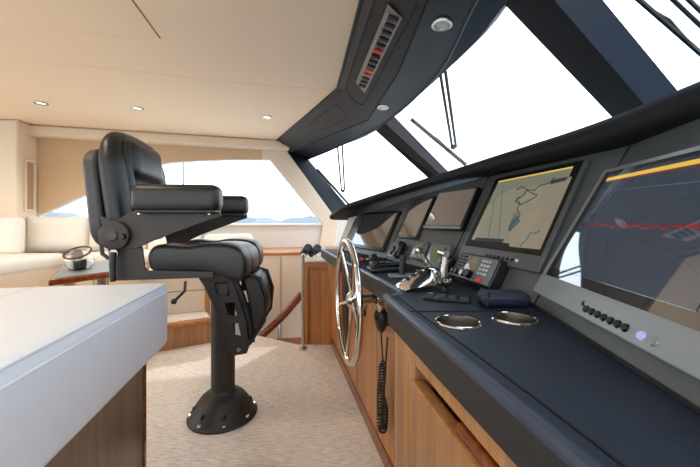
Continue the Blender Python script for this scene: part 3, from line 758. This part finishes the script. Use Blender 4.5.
p = onz(402, 276.5, ZC)
t = thing('thruster_joystick', 'small grey upright joystick beside the throttle on the counter', 'joystick', p)
MB().box((-.0, 0, .004), (.10, .06, .008), r=.003).build('base_plate', M['silverframe'], t, local=True)
MB().tube([(0, 0, .006), (0, 0, .03), (.004, 0, .078)], [.010, .011, .012], 12).build('stick', M['frame'], t, local=True)
p = onz(386, 271, ZC)
t = thing('remote_cradle', 'black remote control lying in its cradle on the far counter', 'remote control', mt=frame(p, LL, TT, UP))
MB().box((0.0, 0, .009), (.145, .085, .018), r=.005).build('cradle', M['blackplastic'], t, local=True)
MB().box((.01, .005, .024), (.105, .042, .022), r=.009).build('remote', M['bezel'], t, local=True)
MB().box((-.052, 0, .026), (.026, .055, .028), r=.006).build('clip', M['blackplastic'], t, local=True)
for k in range(3): MB().box((-.015+.026*k, .005, .036), (.013, .013, .004), r=.002).build('button', M['greyplastic'], t, local=True)
p = onz(369, 260.5, ZC)
t = thing('switch_cluster', 'small cluster of red, green and black push switches on the counter near the wheel', 'switches', mt=frame(p, LL, TT, UP))
MB().box((0, 0, .003), (.11, .07, .006), r=.002).build('plate', M['blackplastic'], t, local=True)
for x, y, c, h_ in ((-.04, -.01, 'red', .018), (-.012, -.012, 'scr_lcd', .014), (.012, .012, 'greyplastic', .03), (.034, .01, 'bezel', .034)):
    MB().lathe([(0, h_), (.010, h_), (.012, .004)], Matrix.Translation((x, y, 0)), 14).build('switch', M[c], t, local=True)
p = onz(447, 299.5, ZC)
t = thing('keypad', 'flat black keypad of square buttons on the counter below the throttle', 'keypad', mt=frame(p, V((.93, -.36, 0)), V((.36, .93, 0)), UP))
MB().box((0, 0, .003), (.115, .058, .007), r=.002).build('plate', M['bezel'], t, local=True)
for k in range(4): MB().box((-.042+.028*k, .012, .007), (.022, .022, .007), r=.002).build('key', M['blackplastic'], t, local=True)
for k in range(4): MB().box((-.042+.028*k, -.015, .007), (.022, .018, .004), r=.0015).build('key', M['frame'], t, local=True)
p = onz(503, 305, ZC)
t = thing('glasses_case', 'navy blue soft case lying on the counter below the radio', 'case', mt=frame(p, V((.99, -.12, 0)), V((.12, .99, 0)), UP))
MB().box((0, 0, .017), (.112, .06, .034), r=.014, seg=4).build('body', M['bluecase'], t, local=True)
MB().box((-.043, -.0, .017), (.006, .0625, .036), r=.003).build('band', M['navy'], t, local=True)
MB().tube([(-.052, -.0305, .019), (.05, -.0305, .019)], .0014, 6).build('zip', M['blackplastic'], t, local=True)

# ---- steering wheel
wc = at(347, 300, 1.20); wx = V((-.195, .981, 0)); wa = V((.981, .195, 0))
wm = frame(wc, wx, UP, wa)
if wm.to_3x3().determinant() < 0: wm = frame(wc, wx, UP, -wa)
sw_ = thing('steering_wheel', 'large polished steel steering wheel with thin spokes on the teak helm cabinet', 'steering wheel', mt=wm)
zs = 1 if (wm.to_3x3() @ V((0, 0, 1))).dot(wa) > 0 else -1
RW = .213
MB().tube([(RW*math.cos(2*math.pi*k/72), RW*math.sin(2*math.pi*k/72), 0) for k in range(72)], .011, 12, closed=True, up=(0, 0, 1)).build('rim', M['chrome'], sw_, local=True)
for k in range(5):
    a = math.pi*1.5+2*math.pi*k/5
    MB().tube([(.02*math.cos(a), .02*math.sin(a), zs*.02), (RW*.97*math.cos(a), RW*.97*math.sin(a), 0)], .0065, 8).build('spoke', M['chrome'], sw_, local=True)
MB().lathe([(0, -.014), (.02, -.012), (.03, .0), (.03, .02), (.02, .035)], Matrix.Scale(zs, 4, (0, 0, 1)) @ Matrix.Translation((0, 0, .012)), 24).build('hub', M['chrome'], sw_, local=True)
MB().tube([(0, 0, zs*.02), (0, 0, zs*.135)], .016, 14).build('shaft', M['steel'], sw_, local=True)
MB().lathe([(.05, 0), (.05, .008), (.02, .016)], Matrix.Translation((0, 0, zs*.125)) @ Matrix.Scale(-zs, 4, (0, 0, 1)), 24).build('flange', M['steel'], sw_, local=True)

# ---- handset with coiled cord hanging on the cabinet
q = onface(381, 319, .03)
hm_ = frame(q, fd, fn, UP)
hs = thing('hanging_handset', 'black oval handset with coiled cord hanging on the teak cabinet', 'handset', mt=frame(q, fd, UP, fd.cross(UP)))
hn = hs.matrix_world.to_3x3().inverted() @ fn
sg = 1 if hn.z > 0 else -1
MB().ball((0, .0, 0), (.034, .052, .022)).build('body', M['blackplastic'], hs, local=True)
MB().ball((0, .012, sg*.014), (.022, .026, .012)).build('speaker_face', M['bezel'], hs, local=True)
MB().box((0, .0, -sg*.018), (.03, .05, .022), r=.004).build('hook', M['frame'], hs, local=True)
path = smoothline([(0, -.05, 0), (.012, -.10, 0), (.02, -.15, .0), (.012, -.22, 0), (-.006, -.30, 0), (-.004, -.38, 0), (.02, -.405, 0), (.035, -.36, 0), (.04, -.25, 0), (.03, -.13, -sg*.01), (.03, -.06, -sg*.016)], 12)
hel = []; L0 = 0
for i, p in enumerate(path):
    L0 += (path[i]-path[max(i-1, 0)]).length
cum = 0; fine = []
for i in range(len(path)-1):
    for j in range(16): fine.append(path[i].lerp(path[i+1], j/16))
cum = 0
for i, p in enumerate(fine):
    cum += (fine[i]-fine[i-1]).length if i else 0
    amp = .0125*max(0, min(1, (cum-.09)/.03))*max(0, min(1, (.52-cum)/.05))
    tg = (fine[min(i+1, len(fine)-1)]-fine[max(i-1, 0)]).normalized(); n_ = V((0, 0, 1)); b_ = tg.cross(n_)
    ph = cum/.0115*2*math.pi
    hel.append(p+n_*math.cos(ph)*amp+b_*math.sin(ph)*amp)
MB().tube(hel, .0031, 6).build('coiled_cord', M['blackplastic'], hs, local=True)

# ================================================================== HELM CHAIR (x forward, -y near side)
CR = Matrix.Translation((-.628, 1.633, .002)) @ Matrix.Rotation(R(6.5), 4, 'Z')
ch = thing('helm_chair', 'black leather pedestal helm chair with padded armrests facing the wheel', 'chair', mt=CR)
def P3(pts, y): return [V((x, y, z)) for x, z in pts]
fb = MB().lathe([(.163, 0), (.163, .007), (.156, .013), (.146, .028), (.124, .062), (.105, .088), (.085, .106), (.066, .114), (.060, .122), (.057, .13)], n=48).build('floor_flange', M['frame'], ch, local=True)
for k in range(8):
    a = 2*math.pi*(k+.35)/8
    m_ = Matrix.Rotation(a, 4, 'Z')
    MB().lathe([(0, .012), (.010, .012), (.011, .003)], m_ @ Matrix.Translation((.145, 0, .016)), 10).build('bolt', M['chrome'], fb, local=True)
    MB().ball((.1285, 0, .046), (.011, .012, .017), m_, 10).build('bolt_pocket', M['blackplastic'], fb, local=True)
MB().lathe([(.056, .12), (.056, .66), (.075, .67), (.075, .70), (0, .70)], n=36).build('pedestal', M['frame'], ch, local=True)
sidep = [(-.085, .715), (.062, .715), (.099, .612), (.133, .504), (.150, .375), (.14, .345), (.078, .335), (.051, .373), (.037, .463), (-.003, .558), (-.05, .66)]
def hole(cx, cz, w, h, sk=0.): return [(cx-w-sk, cz+h), (cx+w-sk*.6, cz+h), (cx+w+sk, cz-h), (cx-w+sk*.8, cz-h*.8)]
for y in (-.135, .125):
    MB().poly(P3(sidep, y), .010, holes=(P3(hole(.030, .642, .028, .032, .006), y), P3(hole(.070, .548, .021, .032, .008), y), P3(hole(.094, .455, .013, .030, .006), y)), axis=V((0, 1, 0))).build('footrest_bracket', M['frame'], ch, local=True)
    MB().lathe([(0, .006), (.010, .006), (.012, 0)], frame((.105, y-(.0 if y < 0 else -.01), .365), (1, 0, 0), (0, 0, 1), (0, -1 if y < 0 else 1, 0)), 12).build('bolt', M['chrome'], ch, local=True)
    MB().tube([(.07, y+.02, .70), (.115, y+.02, .60), (.15, y+.02, .48), (.158, y+.02, .39)], .016, 10).build('footrest_tube', M['navy'], ch, local=True)
MB().box((.02, 0, .62), (.07, .25, .10), r=.008).build('slide_block', M['frame'], ch, local=True)
MB().box((.12, 0, .36), (.035, .25, .03), r=.008).build('cross_bar', M['frame'], ch, local=True)
fl_ = [(.215, .70), (.262, .67), (.278, .53), (.262, .47), (.215, .43), (.195, .46), (.19, .62)]
MB().poly(P3([(.125, .690), (.165, .705), (.195, .68), (.222, .60), (.222, .51), (.185, .44), (.165, .455), (.150, .58)], -.13), .27, axis=V((0, 1, 0))).build('footrest_flap', M['leather'], ch, local=True, bevel=.008)
for y in (-.10, .14):
    MB().tube([(.16, y-.035, .40), (.218, y-.035, .49), (.228, y-.035, .60), (.20, y-.035, .69), (.14, y-.035, .71)], .008, 8).build('flap_frame', M['blackplastic'], ch, local=True)
MB().tube([(.15, -.15, .40), (.15, .15, .40)], .016, 10).build('foot_bar', M['navy'], ch, local=True)
MB().box((-.05, 0, .729), (.36, .44, .026), r=.006).build('seat_pan', M['frame'], ch, local=True)
# seat: two bolsters and a middle with painted highlight
def bolster(y, w, z0, z1, x0, x1, name, mat):
    prof = [(x0, z0+.025), (x0-.005, z1-.045), (x0+.03, z1-.005), (x0+.15, z1-.010), (x1-.17, z1), (x1-.07, z1-.004), (x1-.02, z1-.030), (x1, z1-.075), (x1-.006, z0-.03), (x1-.045, z0-.05), (x1-.11, z0-.03), (x1-.2, z0-.004), (x0+.03, z0)]
    pr = smoothline([V((a, 0, b)) for a, b in prof]+[V((prof[0][0], 0, prof[0][1]))], 4)[:-1]
    cx = sum(p.x for p in pr)/len(pr); cz = sum(p.z for p in pr)/len(pr)
    rows = []
    for f, sc in ((-1, .72), (-.97, .86), (-.88, .95), (-.7, .99), (0, 1.0), (.7, .99), (.88, .95), (.97, .86), (1, .72)):
        rows.append([V((cx+(p.x-cx)*(1-(1-sc)*.35), y+f*w/2, cz+(p.z-cz)*sc)) for p in pr]+[V((cx+(pr[0].x-cx)*(1-(1-sc)*.35), y+f*w/2, cz+(pr[0].z-cz)*sc))])
    mb = MB().strip(rows)
    for rw in (rows[0], rows[-1]): mb.bm.faces.new([mb.bm.verts.new(p) for p in rw[:-1]])
    bmesh.ops.remove_doubles(mb.bm, verts=mb.bm.verts, dist=.0001)
    return mb.build(name, M[mat], ch, local=True, smooth=70)
bolster(-.185, .15, .742, .858, -.23, .160, 'seat_bolster', 'leather')
bolster(.185, .15, .742, .858, -.23, .160, 'seat_bolster', 'leather')
bolster(0, .24, .742, .850, -.22, .160, 'seat_insert', 'leather_in')
# side plates with recliner discs, arm supports, armrests
plate = [(-.405, .975), (-.37, .955), (-.27, .945), (-.245, .84), (-.235, .752), (.03, .742), (.03, .718), (-.36, .712), (-.375, .84)]
armp = [(-.335, .952), (-.285, .99), (.06, .99), (.065, .972), (.015, .955), (-.20, .872), (-.26, .842), (-.37, .84)]
for sgn in (-1, 1):
    y = sgn*.262
    MB().poly(P3(plate, y), .010, axis=V((0, sgn, 0))).build('side_plate', M['frame'], ch, local=True, bevel=.002)
    MB().poly(P3(armp, y+sgn*.012), .012, axis=V((0, sgn, 0))).build('arm_support', M['frame'], ch, local=True, bevel=.002)
    dm = frame((-.335, y+sgn*.022, .895), (1, 0, 0), (0, 0, 1), (0, sgn, 0))
    rd = MB().lathe([(0, .026), (.05, .026), (.056, .022), (.058, .0)], dm, 36).build('recliner_disc', M['frame'], ch, local=True)
    MB().lathe([(0, .034), (.018, .034), (.02, .03), (.024, .026)], dm, 24).build('hub', M['shell'], rd, local=True)
    MB().lathe([(0, .044), (.010, .044), (.012, .026)], dm @ Matrix.Translation((.04, -.004, 0)), 14).build('adjuster_knob', M['blackplastic'], rd, local=True)
    arm = MB().box((0, 0, 0), (.335, .108, .112), Matrix.Translation((-.100, sgn*.285, 1.043)), .034, 5).build('armrest', M['leather'], ch, local=True, smooth=60)
    MB().box((-.095, sgn*.285, .990), (.30, .094, .014), r=.005).build('armrest_base', M['blackplastic'], arm, local=True)
    for x in (-.25, .02): MB().lathe([(0, .004), (.005, .004), (.006, 0)], frame((x, y+sgn*.025, .982), (1, 0, 0), (0, 0, 1), (0, sgn, 0)), 10).build('screw', M['steel'], arm, local=True)
MB().tube([(-.335, -.285, .825), (-.335, -.305, .825)], .016, 14).build('lever_boss', M['steel'], ch, local=True)
MB().tube([(-.335, -.306, .83), (-.338, -.308, .78), (-.335, -.308, .715)], [.012, .011, .010], 10).build('recline_lever', M['blackplastic'], ch, local=True)
MB().tube([(-.09, -.24, .70), (-.09, -.25, .66), (-.105, -.25, .645), (-.13, -.25, .62)], .006, 8).build('height_lever', M['blackplastic'], ch, local=True)
MB().ball((-.132, -.25, .618), (.012, .012, .012)).build('lever_knob', M['blackplastic'], ch, local=True)
MB().tube([(-.38, -.262, .88), (-.405, -.262, .86), (-.40, -.262, .82), (-.375, -.262, .80)], .008, 8).build('back_loop', M['frame'], ch, local=True)
# backrest, tilted
BM_ = Matrix.Translation((-.352, 0, .878)) @ Matrix.Rotation(R(-7), 4, 'Y')      # local: x forward, z up the back
def rrect(w, h, r, z0, taper=0.):
    pts = []
    for cx, cz, a0 in ((w-r-taper, h-r, 0), (-w+r+taper, h-r, 90), (-w+r, r, 180), (w-r, r, 270)):
        for k in range(7):
            a = R(a0+90*k/6); pts.append((cx+r*math.cos(a), z0+cz+r*math.sin(a)))
    return pts
sh = [BM_ @ V((-.112, y, z)) for y, z in rrect(.238, .43, .09, -.03, .01)]
MB().poly(sh, .056, axis=(BM_.to_3x3() @ V((1, 0, 0)))).build('back_shell', M['shell'], ch, local=True, bevel=.014, smooth=50)
bpth = [(-.178, .0), (-.184, .10), (-.186, .24), (-.184, .345), (-.168, .405), (-.115, .436), (0, .444)]
full = [V((-.012, y, z)) for y, z in bpth]+[V((-.012, -y, z)) for y, z in bpth[-2::-1]]
full = smoothline(full, 5)
rb_ = [.062-.022*max(0, min(1, (p.z-.33)/.11)) for p in full]
MB().tube([BM_ @ p for p in full], rb_, 16, sy=.78, up=BM_.to_3x3() @ V((1, 0, 0))).build('back_bolster', M['leather'], ch, local=True, smooth=70)
MB().tube([BM_ @ (p+V((.032, 0, 0)) ) for p in [V((q.x, q.y*.80, q.z-.012 if abs(q.y) < .16 else q.z)) for q in full]], .026, 10, up=BM_.to_3x3() @ V((1, 0, 0))).build('inner_bolster', M['leather_in'], ch, local=True, smooth=70)
MB().box((-.006, 0, .13), (.085, .27, .30), BM_, .034, 5).build('back_panel', M['leather_in'], ch, local=True, smooth=60)
MB().box((.012, 0, .352), (.10, .30, .18), BM_, .046, 5).build('headrest', M['leather_in'], ch, local=True, smooth=60)

# ================================================================== FOREGROUND WHITE BENCH
bc = V((-.655, 1.2, 0))     # far right corner
bm_ = frame(bc, -LL, -TT, UP)          # x to the left, y back towards the camera
bn = thing('bench_seat', 'white leather topped bench on a wooden base in the left foreground', 'bench', mt=bm_)
MB().box((.85, .78, .619), (1.7, 1.56, .231), None, .032, 5).build('cushion', M['white'], bn, local=True, smooth=60)
for xx in (.012, .395, .80): 
    MB().tube([(xx if xx > .1 else .008, .03, .7345 if xx > .1 else .729), (xx if xx > .1 else .008, 1.5, .7345 if xx > .1 else .729)], .0028 if xx > .1 else .004, 8).build('piping', M['white'], bn, local=True)
MB().tube([(-.0005, .03, .703), (-.0005, 1.5, .703)], .003, 8).build('piping', M['white'], bn, local=True)
MB().box((.85+.045, .78+.02, .252), (1.66, 1.5, .50)).build('base', M['darkwood'], bn, local=True)
MB().box((.066, .054, .252), (.012, .014, .50)).build('corner_shade', M['mahogany'], bn, local=True)  # dark strip painting the shadow line at the base corner

# ================================================================== SETTEE, TABLE, JAR
se = thing('settee', 'white cushioned corner settee along the port window behind the chair', 'settee', (-2.4, 3.0, .19))
q0_ = V((-1.21, 2.825, 0)); sd_ = V((-.307, -.137, 0)).normalized(); sn_ = V((sd_.y, -sd_.x, 0))
if sn_.y > 0: sn_ = -sn_
# back run (along the wall) base, slanted like the step
MB().poly([q0_+UP*.195, q0_+sd_*.5+UP*.195, V((-1.72, 3.0, .195)), V((-2.5, 3.0, .195)), V((-2.5, 3.4, .195)), q0_-sn_*.5+UP*.195], .36, axis=UP).build('base', M['cream'], se)
MB().box((0, 0, 0), (.5, .006, .006), frame(q0_+sd_*.25+sn_*.003+UP*.375, sd_, sn_, UP)).build('base_seam', M['groove'], se)
MB().box((0, 0, 0), (.04, .04, .36), frame(q0_+sd_*.01+UP*.375, sd_, sn_, UP)).build('corner_post', M['teak'], se, label='teak corner post')
MB().box((-1.75, 3.20, .61), (1.35, .46, .12), Matrix.Rotation(0, 4, 'Z'), .045, 4).build('seat_cushion', M['cushion'], se, smooth=60)
# left run
MB().box((-3.02, 2.32, .38), (.84, 1.35, .36)).build('base', M['cream'], se)
MB().box((-3.00, 2.34, .605), (.84, 1.36, .13), r=.05, seg=4).build('seat_cushion', M['cushion'], se, smooth=60)
for k in range(3):
    c = V((-2.85+.5*k, 3.225+.271*.5*k, .83))
    mt = frame(c, wd, -wn, UP) @ Matrix.Rotation(R(-8), 4, 'X')
    mb = MB(); nx, nz = 20, 10; W2, H2 = .245, .17
    front = [[V((-W2+2*W2*i/nx, -.055*(1-abs(-1+2*i/nx)**6)*(1-abs(-1+2*j/nz)**6)-.03+.012*math.exp(-((((i/nx*3) % 1)-.5)**2+(j/nz-.5)**2)/.012), -H2+2*H2*j/nz)) for i in range(nx+1)] for j in range(nz+1)]
    back = [[V((p.x, .05, p.z)) for p in rw] for rw in front]
    for rows_ in (front, back):
        rows_2 = [[mt @ p for p in rw] for rw in rows_]; mb.strip(rows_2)
    for rw_a, rw_b in ((front[0], back[0]), (front[-1], back[-1])): mb.strip([[mt @ p for p in rw_a], [mt @ p for p in rw_b]])
    mb.strip([[mt @ rw[0] for rw in front], [mt @ rw[0] for rw in back]]); mb.strip([[mt @ rw[-1] for rw in front], [mt @ rw[-1] for rw in back]])
    bmesh.ops.remove_doubles(mb.bm, verts=mb.bm.verts, dist=.0005)
    mb.build('back_cushion', M['cushion'], se, smooth=70)
bo = at(229, 240, 3.35)
tag(MB().box((0, 0, 0), (.46, .20, .12), frame(bo, wd, -wn, UP), .05, 5).build('loose_cushion', M['cushion'], smooth=60), 'white loose cushion seen behind the helm chair seat below the side window', 'cushion')

MB().box((-3.16, 2.955, .83), (.46, .10, .33), r=.045, seg=4).build('back_cushion', M['cushion'], se, smooth=60)
tb = thing('cocktail_table', 'glossy wooden table with its glare painted as a pale top between the settee and the bench', 'table', (-1.85, 2.45, .195))
tp = [(-1.9, 2.95), (-1.42, 2.33), (-1.66, 1.815), (-2.2, 2.53)]
tcx = V((-1.8, 2.42, 0))
MB().poly([V((x, y, .595)) for x, y in tp], .035, axis=UP).build('edge_band', M['mahogany'], tb, bevel=.008)
MB().poly([V((tcx.x+(x-tcx.x)*.95, tcx.y+(y-tcx.y)*.95, .630)) for x, y in tp], .004, axis=UP).build('table_top', M['silverframe'], tb)  # glare on the glossy top put in as a pale grey slab
MB().tube([V((-1.85, 2.45, .21)), V((-1.85, 2.45, .60))], .05, 20).build('pedestal', M['steel'], tb)
MB().lathe([(0, .03), (.15, .025), (.16, 0)], Matrix.Translation((-1.85, 2.45, .195))).build('foot', M['steel'], tb)
jp = V((-1.80, 2.20, .636))
jr = thing('glass_jar', 'round clear glass jar with a brown rope handle on the table', 'jar', jp)
MB().lathe([(0, .001), (.055, .001), (.078, .03), (.083, .06), (.07, .10), (.055, .118), (.058, .13), (.054, .131), (.05, .118), (.066, .098), (.078, .06), (.073, .032), (.052, .006), (0, .006)], n=32).build('glass', M['clear'], jr, local=True)
MB().lathe([(0, .008), (.035, .008), (.036, .06), (.034, .064), (0, .064)], n=20).build('candle', M['cushion'], jr, local=True)
hp = [(.075*math.cos(a), .075*math.sin(a)*.5-.03, .118+.03*math.sin(a)) for a in [R(14*k) for k in range(26)]]
MB().tube([(.078*math.cos(R(15*k)), -.02+.06*math.sin(R(15*k)), .112+.035*math.sin(R(15*k))) for k in range(24)], .006, 8, closed=True).build('rope_handle', M['rope'], jr, local=True)

# binoculars and white cloth on the cabinet at the stairs
bz = .6585
bp0 = V((-.335, 2.72, bz))
bi = thing('binoculars', 'black binoculars with dangling strap on the cabinet at the stairs', 'binoculars', bp0)
for dx, dy, tl in ((-.035, .02, 0), (.045, -.03, 0)):
    mt = Matrix.Translation((dx, dy, .052)) @ Matrix.Rotation(R(35), 4, 'Z') @ Matrix.Rotation(R(62), 4, 'X')
    MB().lathe([(0, -.065), (.024, -.065), (.026, -.02), (.032, .01), (.036, .06), (.034, .066), (0, .06)], mt, 20).build('barrel', M['blackplastic'], bi, local=True)
MB().tube([(-.03, .02, .06), (.045, -.02, .06)], .015, 10).build('hinge', M['bezel'], bi, local=True)
MB().tube(smoothline([(.05, 0, .07), (.09, .02, .05), (.14, .03, .02), (.19, .03, .012), (.2, -.02, .01)], 5), .008, 6).build('strap', M['blackplastic'], bi, local=True)
cl = MB(); nx = 12; rows = []
for j in range(nx+1):
    rows.append([V((-.30+.15*i/nx, 2.80+.14*j/nx, bz+.004+.075*math.exp(-((i/nx-.45)**2+(j/nx-.5)**2)/.07)+.008*math.sin(i*1.7+j))) for i in range(nx+1)])
cl.strip(rows); cl.strip([[p-UP*.004 for p in rw] for rw in rows])
tag(cl.build('cloth', M['cushion'], smooth=70), 'crumpled white cloth behind the binoculars on the cabinet', 'cloth')

# ================================================================== OUTSIDE
struct(MB().poly([V((-3000, -3000, -2.6)), V((3000, -3000, -2.6)), V((3000, 3000, -2.6)), V((-3000, 3000, -2.6))], .01), 'sea', M['sea'])
rows = [[], [], []]
for k in range(121):
    a = R(-75+k*1.0); d = 900
    hh = 14+14*(.5+.5*math.sin(a*9+1.1))*(.6+.4*math.sin(a*23))+5*math.sin(a*41+.5)+3*math.sin(a*97)
    for j, (dd, f) in enumerate(((0, 0), (60, .7), (160, 1.))): rows[j].append(V((math.sin(a)*(d+dd), math.cos(a)*(d+dd), -2.6+hh*f)))
struct(MB().strip(rows), 'hills', M['hill'])
mast = thing('deck_pole', 'thin pole standing outside the side window', 'pole', (-2.98, 5.9, .3))
MB().tube([V((-2.98, 5.9, .3)), V((-2.98, 5.9, 2.05))], .011, 8).build('shaft', M['shell'], mast)
MB().lathe([(.03, 0), (.03, .02), (.012, .03)], Matrix.Translation((-2.98, 5.9, .3)), 12).build('foot', M['shell'], mast)
# side deck that carries the pole
struct(MB().poly([V((-7, 3.6, .26)), V((2.5, 5.6, .26)), V((2.5, 6.4, .26)), V((-7, 6.4, .26))], .04), 'side_deck', M['offwhite'])

# ================================================================== LIGHT
w = bpy.data.worlds.new('sky'); bpy.context.scene.world = w; w.use_nodes = True
nt = w.node_tree; bg = nt.nodes['Background']
tc = nt.nodes.new('ShaderNodeTexCoord'); sx = nt.nodes.new('ShaderNodeSeparateXYZ'); cr = nt.nodes.new('ShaderNodeValToRGB')
nt.links.new(tc.outputs['Generated'], sx.inputs[0]); nt.links.new(sx.outputs['Z'], cr.inputs['Fac']); nt.links.new(cr.outputs['Color'], bg.inputs['Color'])
e = cr.color_ramp.elements; e[0].position = 0; e[0].color = (.97, .985, 1, 1); e[1].position = .6; e[1].color = (.72, .86, 1, 1)
bg.inputs['Strength'].default_value = 3.4
def lamp(typ, name, energy, col, loc, direction, **kw):
    l = bpy.data.lights.new(name, typ); l.energy = energy; l.color = col
    for k, v in kw.items(): setattr(l, k, v)
    o = bpy.data.objects.new(name, l); C.objects.link(o); o.location = loc
    o.rotation_euler = V(direction).to_track_quat('-Z', 'Y').to_euler(); return o
lamp('SUN', 'sun', 1.6, (1, .93, .82), (0, 0, 5), (.08, -.75, -.66), angle=R(1.2))
warm = (1, .86, .68)
for p in [onz(41, 103, CZ), onz(137, 108, CZ), onz(267, 117, CZ), V((-2.3, 1.2, CZ)), V((-1.3, 1.0, CZ)), V((-1.6, -.4, CZ)), V((-.4, -.3, CZ)), V((-3.4, .6, CZ))]:  # those past the seen fittings are added, unseen lamps that brighten the cabin
    lamp('SPOT', 'downlight_and_fill_lamp', 18, warm, p+V((0, 0, -.02)), (0, 0, -1), spot_size=R(130), spot_blend=.8, shadow_soft_size=.05)

# ================================================================== CAMERA
cam = bpy.data.cameras.new('camera'); co = bpy.data.objects.new('camera', cam); C.objects.link(co)
co.location = O; co.rotation_euler = (R(90), 0, 0)
cam.sensor_width = 36; cam.lens = F/700*36; cam.shift_y = -(233.5-222)/700; cam.clip_start = .02; cam.clip_end = 6000
sc = bpy.context.scene; sc.camera = co
sc.view_settings.view_transform = 'Standard'; sc.view_settings.look = 'None'; sc.view_settings.gamma = 1; sc.view_settings.exposure = .32
sc.view_settings.use_curve_mapping = False
sc.cycles.max_bounces = 10; sc.cycles.diffuse_bounces = 6; sc.cycles.transparent_max_bounces = 12
sc.cycles.sample_clamp_indirect = 6; sc.cycles.use_denoising = True; sc.cycles.caustics_reflective = False; sc.cycles.caustics_refractive = False
